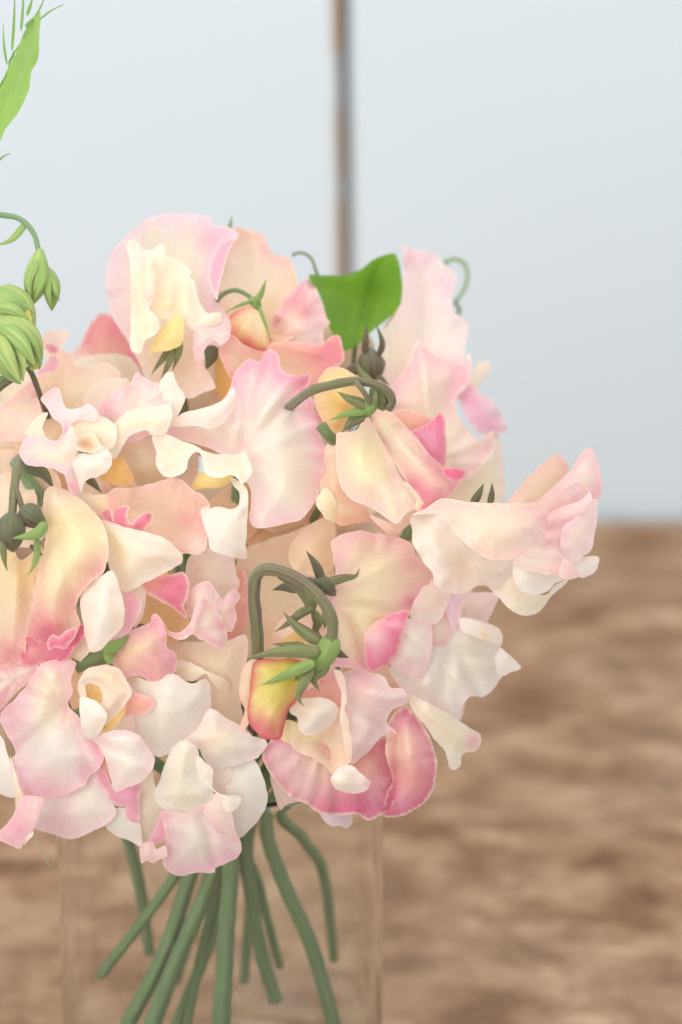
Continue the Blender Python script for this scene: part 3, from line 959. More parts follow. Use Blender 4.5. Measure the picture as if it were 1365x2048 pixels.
P_(G_, 'wing', '920,1236 940,1238 972,1246 1000,1258 1006,1280 992,1287 962,1277 925,1262', -12, core='white', m='blush', mw=14, ms=0.5, bowl=2, spots=[(970, 1272, 9, 'amber', 0.6)])
P_(G_, 'wing', '815,1388 840,1398 880,1418 920,1443 945,1459 963,1472 955,1500 926,1508 922,1530 910,1541 900,1536 890,1502 870,1480 850,1450 825,1420', -13, core='cream', m='white', mw=20, ms=0.5, base=(820, 1395), bowl=3, spots=[(948, 1480, 18, 'pink', 0.6)], creases=[(830, 1400, 925, 1490, 2, 9)])

# ---- veined peach bloom in the centre right (H)
H_ = bloom('peach bloom seen from behind with branching yellow veins beside the arched stem', (662, 1190, 2), stalk=False)
P_(H_, 'wing', '480,1110 540,1078 590,1062 640,1040 672,1050 668,1130 675,1180 665,1345 560,1345 495,1310 470,1200', -19, core='peach', m='beige', ms=0.3, bowl=-3, org=2.0, base=(560, 1330), rim=0.2)
P_(H_, 'wing', '578,1100 600,1066 640,1038 666,1042 672,1090 664,1140 610,1150 582,1130', -13, core='peach', m='beige', ms=0.4, bowl=3, rim=0.5)
P_(H_, 'wing', '545,1290 560,1240 590,1225 640,1240 660,1300 640,1340 590,1330', -12, core='blush', m='coral', ms=0.4, bowl=2)
P_(H_, 'standard', '893,1188 925,1188 921,1235 908,1262 896,1235 890,1205', -10, core='lilac', m='lilac', ms=0.3, bowl=1.5)
P_(H_, 'standard', '855,1252 880,1225 897,1212 907,1250 902,1275 890,1294 862,1299', -11, core='blush', m='pink', mw=20, ms=0.5, bowl=1.5)
P_(H_, 'standard', '820,1225 842,1180 866,1158 900,1184 898,1205 876,1246 850,1249 830,1242', -6, core='blush', m='white', mw=16, ms=0.6, base=(820, 1190), bowl=1.5, nf=15, fold=0.7)
P_(H_, 'standard', '808,1240 830,1238 861,1247 865,1290 856,1335 840,1353 820,1350 784,1332 790,1300 800,1262', -4, core='white', m='pink', mw=20, ms=0.45, base=(760, 1230), bowl=2, nf=21, fold=0.8, spots=[(820, 1330, 20, 'pink', 0.4)])
P_(H_, 'standard', '662,1085 680,1071 710,1062 735,1063 750,1067 790,1073 822,1086 831,1110 850,1130 867,1137 866,1170 842,1184 844,1205 827,1226 816,1226 806,1265 796,1300 780,1325 765,1335 735,1341 700,1336 660,1328 648,1290 655,1230 656,1190 670,1150 668,1120', 0,
   core='peach', m='pink', mw=44, ms=0.8, base=(662, 1195), ry=95, ycol='lemon', bowl=3, fold=0.9, nf=11, ruf=1.0, spots=[(750, 1150, 50, 'lemon', 0.35), (820, 1205, 20, 'rose', 0.7), (730, 1230, 46, 'yellow', 0.25)], g=(-2, 0),
   creases=[(690, 1205, 800, 1225, -2, 7), (690, 1220, 735, 1330, -2, 7)])
P_(H_, 'standard', '729,1268 745,1250 765,1236 800,1223 819,1223 807,1262 797,1300 781,1325 765,1336 736,1340', 3, core='pink', m='deep', mw=26, ms=0.75, base=(725, 1235), bowl=2, nf=19, fold=0.5, spots=[(745, 1270, 24, 'blush', 0.7), (745, 1245, 18, 'peach', 0.6)])

# ---- the nodding bud on the arched stem (I)
I_ = thing('nodding_bud', 'half open yellow and red bud nodding from a thick arched stem', 'bud', (640, 1320, 10))
P_(I_, 'standard', '479,1370 486,1335 505,1318 520,1325 512,1390 500,1440 492,1458 483,1464 479,1455 490,1420 480,1400', 6, core='peach', m='coral', mw=10, ms=0.5, bowl=3, rim=0)
P_(I_, 'keel', '560,1290 580,1268 605,1262 612,1290 600,1310 570,1312', 4, core='amber', m='yellow', ms=0.5, bowl=3, rim=0)
P_(I_, 'standard', '506,1330 520,1319 560,1318 590,1318 612,1330 605,1370 590,1405 578,1420 562,1476 549,1481 527,1476 502,1453 495,1432 500,1380', 11, core='yellow', m='red', mw=13, ms=1.0, base=(600, 1330), ry=75, ycol='lime', bowl=6, fold=0.5, nf=17, spots=[(525, 1455, 26, 'rose', 0.7), (540, 1465, 20, 'red', 0.4), (550, 1390, 30, 'lime', 0.35), (585, 1345, 34, 'lime', 0.7)], creases=[(590, 1340, 530, 1465, 1.5, 8), (595, 1345, 560, 1470, -1.5, 6)], rim=0, g=(0, 0))
P_(I_, 'wing', '590,1390 612,1360 650,1345 640,1370 610,1390 580,1420 572,1425', 7, core='peach', m='red', mw=10, ms=0.8, bowl=1, rim=0)
tube(I_, 'stem', [(470, 1620, -52), (500, 1420, -18), (514, 1320, 4), (512, 1250, 10), (507, 1195, 13), (511, 1155, 15), (530, 1140, 16), (562, 1144, 17), (602, 1162, 18), (640, 1195, 19), (662, 1232, 19), (665, 1265, 18), (658, 1298, 17)], 14, 10.5, 'stem_flush', ridges=5, sides=15)
tube(I_, 'pedicel', [(560, 1150, 14), (590, 1172, 14), (612, 1200, 13), (622, 1225, 12)], 8, 7, 'stem_flush')
tube(I_, 'pedicel', [(600, 1160, 12), (632, 1165, 10), (655, 1172, 8), (668, 1184, 6)], 8, 7, 'sepal_dark')
CAL = pod(I_, 'calyx', [(668, 1270, 17), (650, 1310, 16), (612, 1345, 13), (588, 1362, 11)], 46, 'sepal_bright', prof=0.6)
CAL = pod(I_, 'calyx', [(602, 1168, 12), (620, 1195, 12), (628, 1225, 10)], 34, 'sepal')
CAL = pod(I_, 'calyx', [(628, 1160, 8), (652, 1172, 8), (672, 1192, 4)], 34, 'sepal_dark')
for q, w, mt in (([(640, 1305, 19), (590, 1302, 20), (540, 1307, 19), (494, 1317, 17)], 28, 'sepal'),
                 ([(630, 1325, 20), (590, 1342, 20), (555, 1358, 18), (523, 1371, 17)], 24, 'sepal_bright'),
                 ([(625, 1335, 18), (608, 1365, 19), (597, 1395, 18), (608, 1413, 17)], 22, 'sepal'),
                 ([(655, 1315, 17), (645, 1340, 16), (628, 1358, 16), (640, 1384, 15)], 24, 'sepal'),
                 ([(664, 1300, 15), (680, 1308, 13), (698, 1316, 12)], 20, 'sepal_dark'),
                 ([(640, 1285, 17), (610, 1265, 17), (585, 1245, 17), (567, 1224, 16)], 26, 'sepal'),
                 ([(610, 1292, 16), (575, 1290, 15), (543, 1288, 13)], 15, 'sepal'),
                 ([(628, 1215, 13), (600, 1228, 15), (575, 1248, 15), (550, 1264, 14)], 19, 'sepal'),
                 ([(600, 1178, 11), (572, 1174, 10), (545, 1180, 9)], 22, 'sepal_dark'),
                 ([(628, 1222, 12), (636, 1244, 11), (632, 1262, 10), (648, 1280, 10)], 20, 'sepal'),
                 ([(645, 1162, 9), (632, 1130, 10), (613, 1102, 10)], 20, 'sepal_dark'),
                 ([(655, 1165, 9), (690, 1156, 10), (712, 1152, 11), (719, 1138, 11)], 19, 'sepal')):
    blade(CAL, 'sepal', q, w, mt, wave=0.2)

# ---- deep pink bloom at the lower right of centre (J)
J_ = bloom('vivid pink fringed bloom with a pale rolled lip at the bottom above the vase rim', (660, 1420, -14), stalk=False)
P_(J_, 'standard', '640,1615 700,1620 705,1643 695,1657 680,1652 664,1653 648,1641', -20, core='lilac', m='white', ms=0.4, bowl=1)
P_(J_, 'standard', '540,1545 560,1570 600,1600 588,1606 570,1612 561,1621 549,1590', -12, core='blush', m='coral', mw=12, ms=0.5, bowl=1)
P_(J_, 'standard', '779,1445 795,1420 815,1416 840,1440 860,1475 874,1520 870,1570 855,1600 830,1620 800,1633 768,1632 772,1590 786,1560 772,1510', -9, core='pink', m='deep', mw=32, ms=0.9, base=(800, 1440), bowl=3, nf=19, fold=1.0, ruf=1.3, rl=34, spots=[(805, 1495, 46, 'peach', 0.9), (820, 1560, 30, 'coral', 0.7), (845, 1500, 24, 'pink', 0.5)], creases=[(800, 1440, 790, 1610, -2.5, 7), (815, 1450, 830, 1600, 2, 10)], rim=0.9)
P_(J_, 'standard', '525,1515 530,1495 545,1478 580,1470 640,1480 700,1510 730,1500 760,1478 776,1476 787,1510 790,1555 798,1580 786,1610 765,1630 735,1640 710,1628 680,1631 640,1626 615,1610 575,1590 550,1560 535,1540', -6, core='pink', m='deep', mw=40, ms=0.85, base=(660, 1430), bowl=3, nf=25, fold=1.0, ruf=1.5, rl=32, spots=[(640, 1525, 62, 'peach', 0.8), (560, 1520, 42, 'blush', 0.65), (600, 1570, 34, 'blush', 0.5), (730, 1530, 40, 'coral', 0.8), (720, 1610, 30, 'deep', 0.4)], rim=0.9)
P_(J_, 'wing', '688,1350 705,1338 735,1342 770,1355 782,1375 805,1378 819,1395 806,1412 782,1423 775,1445 797,1470 786,1481 765,1472 745,1495 705,1528 698,1490 694,1420', 0, core='blush', m='lilac', mw=26, ms=0.5, base=(700, 1500), bowl=4, spots=[(725, 1360, 26, 'pink', 0.6), (760, 1420, 34, 'lilac', 0.5)], creases=[(700, 1400, 790, 1470, -3, 10), (720, 1380, 800, 1395, 2.5, 9)], ruf=1.1)
P_(J_, 'wing', '578,1480 600,1465 640,1450 670,1425 695,1405 700,1450 705,1500 701,1525 686,1536 668,1552 650,1532 620,1514 592,1501', 1, core='peach', m='blush', mw=14, ms=0.6, base=(690, 1420), bowl=-3, creases=[(640, 1480, 670, 1540, -2.5, 8)])
P_(J_, 'keel', '558,1472 572,1440 600,1450 625,1462 670,1440 656,1466 622,1484 585,1489 566,1482', 3, core='lemon', m='yellow', mw=12, ms=0.6, bowl=3, rim=0.2)
P_(J_, 'wing', '598,1400 625,1365 650,1348 672,1338 682,1348 690,1400 686,1430 674,1428 650,1412 620,1410', 3, core='coral', m='pink', mw=20, ms=0.6, bowl=-2)
P_(J_, 'wing', '578,1420 598,1400 640,1395 668,1404 677,1425 666,1446 642,1466 614,1473 600,1461 594,1436', 7, core='white', m='blush', mw=14, ms=0.3, bowl=6, spots=[(610, 1405, 26, 'peach', 0.7)])
P_(J_, 'wing', '668,1340 684,1344 693,1375 694,1400 690,1418 697,1445 703,1480 705,1510 699,1528 692,1510 686,1470 680,1430 684,1395 676,1365', 8, core='blush', m='rim', mw=6, ms=0.8, bowl=1.5, ruf=1.2, rl=30, grid=4)
P_(J_, 'wing', '662,1556 680,1535 702,1530 720,1545 740,1563 736,1579 712,1588 695,1586 675,1580 664,1568', 7, core='white', m='blush', mw=14, ms=0.6, bowl=6, spots=[(735, 1570, 10, 'pink', 0.4)], creases=[(690, 1538, 725, 1580, -2.5, 7), (675, 1560, 690, 1582, 1.5, 5)])

# ---- bloom with a big lilac edged standard at the lower left (K)
K_ = bloom('white bloom with a wide lilac pink edge low on the left above the table', (132, 1412, -8), stalk=False)
P_(K_, 'standard', '-20,1460 0,1470 10,1490 25,1545 33,1590 28,1597 10,1592 -12,1580 -30,1520', -12, core='white', m='white', ms=0.3, bowl=2)
P_(K_, 'standard', '20,1510 38,1570 48,1600 33,1624 29,1570', -9, core='lemon', m='cream', ms=0.3, bowl=1)
P_(K_, 'standard', '60,1598 100,1590 150,1572 180,1552 200,1532 222,1600 233,1625 212,1650 180,1665 145,1679 110,1670 70,1658 50,1640', -8, core='white', m='pink', mw=40, ms=0.5, base=(140, 1560), bowl=3, spots=[(120, 1645, 44, 'pink', 0.45), (170, 1600, 40, 'cream', 0.5)], creases=[(140, 1590, 80, 1660, -2, 10)])
P_(K_, 'standard', '42,1597 65,1592 86,1600 78,1630 66,1662 52,1680 40,1698 20,1690 0,1682 -4,1668 24,1635', -4, core='blush', m='pink', mw=24, ms=0.8, base=(75, 1590), bowl=3, spots=[(35, 1660, 26, 'pink', 0.8)], nf=13, fold=0.4)
P_(K_, 'standard', '48,1690 56,1672 67,1662 66,1672 58,1680', -6, core='white', ms=0, bowl=0.5, grid=3)
P_(K_, 'standard', '75,1336 90,1324 120,1319 152,1325 142,1360 146,1385 136,1408 162,1440 178,1474 194,1480 207,1510 201,1535 182,1550 170,1570 130,1590 90,1598 48,1593 37,1578 30,1550 16,1522 32,1508 20,1480 3,1450 2,1425 28,1400 55,1368', -1,
   core='white', m='pink', mw=48, ms=0.85, base=(133, 1412), ry=52, ycol='lemon', bowl=5, fold=0.9, nf=9, ruf=1.1, spots=[(100, 1370, 40, 'lemon', 0.5), (30, 1440, 38, 'pink', 0.6), (60, 1575, 44, 'pink', 0.5), (165, 1545, 28, 'pink', 0.5), (110, 1500, 50, 'white', 0.5), (190, 1490, 20, 'rose', 0.4)], creases=[(128, 1420, 30, 1510, -3.5, 10), (120, 1450, 70, 1590, 1.5, 16)])
tube(K_, 'filament', [(68, 1672, -8), (80, 1700, -8), (92, 1722, -9), (106, 1737, -10)], 1.1, 0.7, 'tendril')

# ---- hooded bloom beside it (L)
L_ = bloom('hooded cream bloom with pink upper petal beside the lilac edged bloom', (228, 1312, -2), stalk=False)
P_(L_, 'standard', '192,1552 212,1545 225,1572 260,1572 280,1560 279,1600 278,1646 253,1636 251,1616 235,1613 220,1600 212,1585', -4, core='pink', m='rose', mw=20, ms=0.4, bowl=2, ruf=1.2, rl=28)
P_(L_, 'standard', '183,1478 205,1488 217,1530 224,1562 206,1548 195,1522', -1, core='coral', m='rose', mw=14, ms=0.6, bowl=1)
P_(L_, 'standard', '140,1350 165,1325 205,1325 215,1345 190,1360 170,1400 150,1420 138,1400', -5, core='peach', m='amber', mw=20, ms=0.4, bowl=1, rim=0)
P_(L_, 'standard', '240,1430 250,1390 262,1352 300,1362 345,1348 385,1368 410,1357 421,1376 421,1420 402,1455 372,1480 346,1505 310,1513 284,1482 262,1460', 1, core='white', m='blush', mw=24, ms=0.5, base=(240, 1350), ry=40, ycol='cream', bowl=4, ruf=1.1, spots=[(300, 1370, 30, 'cream', 0.6)], creases=[(270, 1370, 400, 1400, 1.5, 14)])
P_(L_, 'standard', '218,1308 236,1284 265,1260 300,1245 303,1232 312,1227 323,1240 333,1265 335,1295 350,1305 355,1325 349,1350 331,1370 312,1373 290,1357 262,1352 246,1378 232,1340', 4, core='peach', m='pink', mw=40, ms=0.9, base=(226, 1310), ry=46, ycol='yellow', bowl=4, fold=0.7, nf=15, spots=[(310, 1330, 34, 'rose', 0.4), (315, 1250, 16, 'pink', 0.7)], creases=[(316, 1240, 335, 1300, 2.5, 7)])
P_(L_, 'wing', '222,1435 246,1425 264,1430 270,1464 240,1466 212,1468', 0, core='blush', ms=0.2, bowl=1)
P_(L_, 'wing', '244,1365 256,1368 272,1385 300,1394 311,1410 296,1426 262,1432 242,1428 250,1400', 5, core='coral', m='pink', mw=14, ms=0.6, bowl=2)
P_(L_, 'keel', '200,1468 222,1440 250,1412 252,1422 232,1450 212,1464', 7, core='amber', m='yellow', mw=8, ms=0.6, bowl=1, rim=0, grid=4)
P_(L_, 'wing', '155,1378 166,1345 190,1333 215,1330 240,1340 256,1365 263,1390 251,1410 232,1432 215,1450 203,1452 196,1420 205,1404 204,1385 195,1371 172,1369 172,1398 164,1406 160,1392', 9, core='peach', m='white', mw=22, ms=0.7, base=(230, 1330), bowl=4, spots=[(235, 1420, 26, 'blush', 0.5)], curl=-1)
P_(L_, 'wing', '160,1396 180,1397 200,1409 214,1430 207,1455 192,1476 170,1474 162,1450', 10, core='white', m='white', ms=0.2, bowl=4)
P_(L_, 'keel', '168,1366 197,1368 208,1385 206,1408 190,1412 168,1400', 5, core='amber', m='peach', mw=14, ms=0.6, bowl=-2, rim=0)
P_(L_, 'wing', '186,1480 210,1466 240,1460 275,1469 296,1495 310,1520 301,1545 281,1565 255,1575 230,1584 222,1560 212,1522 200,1494', 7, core='white', m='pink', mw=26, ms=0.45, base=(195, 1480), bowl=4, creases=[(200, 1488, 300, 1525, -2, 7)])

# ---- white bloom hanging lowest (M)
Mb = bloom('creamy white bloom with pink hem hanging lowest over the front of the vase', (400, 1480, -12), stalk=False)
P_(Mb, 'standard', '212,1652 235,1615 275,1635 284,1692 260,1682 235,1673', -10, core='white', m='blush', mw=14, ms=0.4, bowl=1.5)
P_(Mb, 'standard', '450,1545 478,1520 503,1514 521,1540 534,1580 534,1610 521,1635 500,1660 478,1676 462,1640 455,1600', -5, core='white', m='white', ms=0.2, bowl=3)
P_(Mb, 'standard', '335,1292 360,1284 410,1284 455,1282 491,1269 496,1300 491,1340 481,1360 481,1400 491,1450 505,1480 440,1450 405,1420 400,1370 360,1340', -6, core='peach', m='blush', mw=24, ms=0.5, base=(400, 1480), bowl=2, org=1.2)
P_(Mb, 'standard', '350,1320 380,1325 420,1345 456,1362 458,1388 447,1378 435,1376 420,1360 410,1347 385,1363 355,1352', -2, core='cream', m='white', mw=10, ms=0.5, bowl=1.5)
P_(Mb, 'standard', '276,1572 302,1542 314,1590 328,1622 312,1652 292,1692 278,1687 275,1620', -8, core='beige', m='cream', ms=0.5, bowl=2, rim=0.2)
P_(Mb, 'standard', '322,1620 334,1636 331,1680 312,1690 293,1692 312,1652', -5, core='pink', m='pink', ms=0.3, bowl=1)
P_(Mb, 'standard', '279,1697 288,1687 306,1684 313,1699 331,1692 335,1712 320,1719 306,1728 293,1721 283,1727', -4, core='blush', m='pink', mw=12, ms=0.7, bowl=1.5, creases=[(290, 1695, 305, 1720, 1.5, 4)])
P_(Mb, 'standard', '322,1622 370,1626 405,1616 420,1612 442,1640 470,1672 484,1695 476,1715 450,1728 431,1737 430,1746 390,1746 365,1753 336,1743 325,1725 331,1680 327,1650', -4, core='white', m='pink', mw=40, ms=0.7, base=(385, 1580), bowl=3, nf=11, fold=0.8, creases=[(400, 1625, 432, 1735, -3, 8)], spots=[(385, 1640, 40, 'cream', 0.6)])
P_(Mb, 'standard', '398,1605 440,1588 463,1625 471,1660 483,1692 450,1672 420,1642', -1, core='blush', m='pink', mw=14, ms=0.4, bowl=2)
P_(Mb, 'wing', '422,1538 460,1532 462,1594 445,1590 424,1576', -4, core='blush', m='cream', ms=0.3, bowl=1)
P_(Mb, 'wing', '335,1515 350,1492 368,1480 395,1496 401,1540 416,1570 433,1595 420,1611 400,1625 370,1633 335,1625 313,1605 308,1585 320,1560', 2, core='cream', m='white', mw=34, ms=0.7, base=(375, 1480), bowl=5, nf=9, fold=0.6)
P_(Mb, 'wing', '394,1512 410,1524 426,1540 426,1575 446,1590 480,1592 482,1604 467,1624 450,1622 435,1592 416,1572 397,1556', 3, core='white', m='rim', mw=8, ms=0.5, bowl=2, ruf=1.0, rl=28, grid=5)
P_(Mb, 'wing', '366,1484 395,1458 420,1418 455,1438 482,1452 502,1470 530,1480 535,1490 516,1515 482,1528 440,1538 416,1530 406,1515 400,1500', 1, core='white', m='lilac', mw=22, ms=0.4, base=(390, 1480), bowl=5, spots=[(425, 1470, 40, 'peach', 0.6)])

# ---- drooping bloom at the left (N)
N_ = bloom('large drooping yellow bloom with raspberry pink tips at the left of the bouquet', (80, 1050, 2), stalk=False)
P_(N_, 'standard', '-15,1345 30,1322 48,1318 75,1330 78,1345 30,1388 -10,1425', -3, core='blush', m='rose', mw=22, ms=0.7, bowl=2, ruf=1.3, rl=26)
P_(N_, 'standard', '-30,1150 -10,1095 20,1095 45,1120 85,1090 75,1160 62,1230 52,1300 46,1326 20,1332 -20,1335', 2, core='peach', m='rose', mw=20, ms=0.3, base=(40, 1085), ry=90, ycol='yellow', bowl=3, nf=13, fold=0.9, spots=[(20, 1310, 36, 'rose', 0.7), (60, 1160, 30, 'amber', 0.3)], creases=[(40, 1110, 20, 1320, 2, 9), (45, 1110, 60, 1280, -2, 8)])
P_(N_, 'standard', '44,1290 60,1265 110,1255 165,1248 172,1268 152,1295 130,1322 90,1327 45,1332', 3, core='rose', m='deep', mw=16, ms=0.5, base=(110, 1150), bowl=2, nf=27, fold=1.2, ruf=1.6, rl=26, spots=[(70, 1310, 20, 'coral', 0.5)])
P_(N_, 'standard', '122,1330 150,1288 176,1268 180,1300 160,1325 140,1332', 1, core='peach', m='blush', ms=0.4, bowl=1)
P_(N_, 'wing', '250,1185 283,1165 292,1190 286,1230 268,1258 258,1230', 2, core='blush', m='blush', ms=0.3, bowl=1.5)
P_(N_, 'wing', '240,1190 262,1181 284,1205 279,1230 262,1260 230,1286 212,1292 240,1255', 5, core='pink', m='blush', mw=14, ms=0.6, bowl=2)
P_(N_, 'wing', '196,1040 250,1054 310,1069 337,1081 366,1112 362,1127 330,1146 290,1166 252,1184 232,1165 215,1125 205,1085', 6, core='cream', m='white', mw=24, ms=0.6, base=(200, 1050), ry=60, ycol='lemon', bowl=5, spots=[(300, 1110, 30, 'blush', 0.4)], creases=[(220, 1070, 350, 1120, 1.5, 14)])
P_(N_, 'standard', '86,1010 89,985 101,973 120,975 150,990 180,1015 205,1045 216,1080 217,1110 207,1145 178,1170 152,1210 160,1250 142,1285 115,1301 90,1290 55,1275 55,1245 65,1210 75,1150 88,1095 91,1060 85,1035', 11,
   core='lemon', m='rose', mw=24, ms=0.35, base=(92, 1055), ry=60, ycol='yellow', bowl=6, fold=0.7, nf=11, spots=[(95, 1265, 48, 'rose', 0.85), (190, 1140, 34, 'rose', 0.55), (150, 1200, 30, 'rose', 0.45), (115, 1000, 30, 'white', 0.5), (140, 1080, 50, 'lemon', 0.6), (100, 1280, 30, 'deep', 0.4)], creases=[(100, 1080, 80, 1270, 1.5, 14), (130, 1150, 150, 1270, -2, 9)], g=(0, 2))
P_(N_, 'wing', '160,1200 172,1178 207,1148 226,1143 241,1180 249,1220 246,1250 216,1285 196,1303 180,1303 170,1268', 13, core='white', m='peach', mw=22, ms=0.5, base=(215, 1150), bowl=4)
P_(N_, 'standard', '94,1284 104,1270 118,1272 132,1262 152,1256 150,1276 140,1286 128,1299 112,1294 98,1301', 15, core='rose', m='pink', mw=8, ms=0.6, bowl=3, ruf=2.0, rl=18, grid=4)
tube(N_, 'stem', [(40, 915, -4), (33, 945, 4), (28, 985, 8), (24, 1035, 10)], 9, 8, 'stem_flush', ridges=4)
tube(N_, 'pedicel', [(30, 975, 8), (38, 995, 9), (46, 1022, 9)], 6, 6, 'stem_flush')
CAL = pod(N_, 'calyx', [(24, 1025, 10), (22, 1065, 11), (26, 1105, 8)], 58, 'sepal_dark', prof=0.9)
CAL = pod(N_, 'calyx', [(44, 1015, 9), (66, 1035, 10), (95, 1052, 9)], 48, 'sepal_dark', prof=0.7)
for q, w, mt in (([(92, 1045, 17), (72, 1068, 17), (24, 1077, 15)], 24, 'sepal_bright'), ([(74, 1075, 15), (74, 1110, 14), (64, 1138, 14), (56, 1149, 14)], 15, 'sepal_bright'),
                 ([(5, 1085, 14), (8, 1115, 13), (14, 1142, 12)], 14, 'sepal'), ([(60, 1090, 8), (78, 1105, 8), (90, 1116, 8)], 10, 'sepal_dark'), ([(66, 1022, 7), (80, 1010, 6), (84, 994, 6)], 10, 'sepal')):
    blade(CAL, 'sepal', q, w, mt)

# ---- frilled bloom at the left, under the green buds (O) and its upright neighbour
O1 = bloom('peach bloom with tightly curled pink rim just below the green bud cluster', (150, 830, -28))
P_(O1, 'standard', '-20,850 0,812 30,790 66,758 70,780 78,802 84,830 80,860 50,880 0,880', -18, core='peach', m='pink', mw=34, ms=0.65, base=(100, 800), bowl=2, spots=[(40, 840, 40, 'blush', 0.6)])
P_(O1, 'standard', '64,765 75,748 95,722 86,702 83,685 92,664 115,660 138,663 128,690 122,698 145,708 152,728 175,734 205,724 235,738 242,758 225,775 215,800 190,835 130,840 85,830 68,790', -27, core='peach', m='pink', mw=14, ms=0.6, base=(120, 810), bowl=2, ruf=1.0, rim=0.9, spots=[(110, 790, 20, 'coral', 0.5), (200, 750, 24, 'blush', 0.5)])
P_(O1, 'standard', '72,750 86,730 100,713 114,713 122,728 112,742 95,748', -21, core='pink', m='blush', mw=8, ms=0.6, bowl=2.5, grid=4, rim=0.9)
P_(O1, 'standard', '88,690 100,685 117,692 120,702 112,709 100,708', -21, core='rose', m='blush', mw=8, ms=0.7, bowl=2, grid=3.5, rim=0.9)
P_(O1, 'standard', '84,682 92,664 115,660 138,663 132,678 122,692 110,688 98,684', -22, core='blush', m='pink', mw=8, ms=0.4, bowl=2, grid=4, rim=0.9)

O_ = bloom('white frilled bloom edged in lilac with a small orange keel at the left', (165, 900, -6), stalk=False)
P_(O_, 'standard', '168,805 172,785 190,765 215,757 258,760 250,800 215,835 180,840', -13, core='beige', m='blush', ms=0.4, bowl=2)
P_(O_, 'standard', '318,775 330,748 346,744 353,765 371,795 366,810 359,826 346,852 330,850', -7, core='white', m='rim', ms=0.4, bowl=2, ruf=1.0, rl=30)
P_(O_, 'standard', '192,818 215,795 240,775 262,765 268,750 275,745 300,762 325,770 339,795 343,830 331,857 320,872 300,870 280,880 255,885 225,870 205,840', -6, core='blush', m='pink', mw=26, ms=0.6, base=(235, 900), bowl=3, ruf=1.4, rl=40, nf=9, fold=1.0, spots=[(310, 790, 26, 'white', 0.6), (225, 815, 26, 'pink', 0.5)], creases=[(265, 770, 260, 815, -2.5, 8), (235, 850, 340, 805, 2, 8)])
P_(O_, 'standard', '218,905 228,850 245,830 270,818 305,815 338,808 345,832 331,866 306,871 292,860 268,868 252,880 240,905 228,918', 0, core='cream', m='white', mw=14, ms=0.6, base=(225, 905), bowl=4, ruf=0.8)
P_(O_, 'keel', '200,957 215,928 232,913 246,914 259,935 268,960 256,973 235,971', -4, core='amber', m='coral', mw=12, ms=0.5, bowl=5, rim=0)
P_(O_, 'wing', '50,866 58,850 80,828 96,826 90,842 84,858 92,872 70,880 56,872', -4, core='cream', m='white', mw=8, ms=0.6, bowl=-1.5, rim=0.9, grid=4)
P_(O_, 'wing', '82,796 108,774 120,780 127,805 136,818 160,815 178,808 196,826 192,842 160,840 140,850 141,866 130,882 114,884 124,866 122,848 106,836 94,816', 0, core='blush', m='lilac', mw=18, ms=0.8, base=(150, 880), bowl=2, ruf=1.0, rl=34, spots=[(132, 860, 12, 'rose', 0.5)])
P_(O_, 'wing', '136,832 175,824 197,830 229,848 233,885 219,898 200,900 160,900 148,935 138,900 134,865', 1, core='cream', m='white', mw=16, ms=0.5, base=(150, 930), bowl=3, spots=[(160, 850, 24, 'peach', 0.5)])
P_(O_, 'wing', '39,912 42,890 50,876 63,870 85,872 110,882 128,874 142,850 152,880 151,910 146,932 158,955 160,985 150,998 136,975 128,950 100,936 56,930', 4, core='cream', m='lilac', mw=28, ms=0.9, base=(150, 930), ry=30, ycol='lemon', bowl=4, spots=[(50, 905, 24, 'lilac', 0.5), (145, 975, 16, 'rose', 0.6), (110, 878, 16, 'pink', 0.5)], ruf=0.9)
P_(O_, 'wing', '149,894 151,876 163,867 180,864 192,872 200,886 206,896 190,904 176,906 162,902', 5, core='peach', m='white', mw=9, ms=0.9, bowl=-14, spots=[(172, 898, 14, 'ochre', 0.5)], rim=0.9, grid=4.5)
P_(O_, 'wing', '146,932 152,908 162,906 182,908 200,892 218,900 224,920 218,940 196,953 172,962 162,985 156,960', 6, core='white', m='blush', mw=16, ms=0.5, bowl=4, spots=[(180, 930, 20, 'white', 0.6)])
P_(O_, 'wing', '160,985 190,990 215,988 229,996 231,1010 216,1026 196,1030 178,1012', 0, core='peach', m='blush', mw=12, ms=0.5, bowl=2)
blade(O_, 'sepal', [(48, 930, -6), (85, 945, -4), (108, 978, -4)], 30, 'sepal_dark')
blade(O_, 'sepal', [(170, 950, -3), (185, 965, -3), (203, 985, -3)], 18, 'sepal_dark')
blade(O_, 'sepal', [(140, 928, 0), (134, 940, 1), (131, 955, 1)], 10, 'sepal')

# ---- coral bloom at the centre left (P)
Pb = bloom('coral bloom with curled pink tips in the heart of the bouquet', (330, 1140, -10), stalk=False)
P_(Pb, 'standard', '372,1130 385,1108 425,1095 465,1113 474,1150 480,1172 470,1190 440,1200 400,1190 380,1195', -9, core='blush', m='white', mw=20, ms=0.5, base=(380, 1180), bowl=2, ruf=1.0)
P_(Pb, 'wing', '270,1245 278,1190 300,1180 345,1200 378,1230 370,1270 335,1290 300,1270', -9, core='ochre', m='peach', mw=20, ms=0.4, bowl=-2, rim=0)
P_(Pb, 'standard', '440,1200 470,1150 490,1140 500,1200 480,1280 450,1290', -13, core='coral', m='pink', ms=0.4, bowl=2)
P_(Pb, 'standard', '215,990 235,975 260,977 310,965 350,955 371,965 386,980 406,990 421,1012 406,1020 411,1040 416,1070 411,1100 390,1110 370,1107 340,1121 322,1095 300,1075 250,1062 225,1040', -2, core='peach', m='rose', mw=44, ms=0.55, base=(240, 1020), bowl=-4, spots=[(310, 1020, 50, 'peach', 0.8), (395, 1090, 24, 'white', 0.6), (370, 1040, 26, 'rose', 0.35)], creases=[(385, 985, 380, 1050, 2.5, 8)], ruf=1.0)
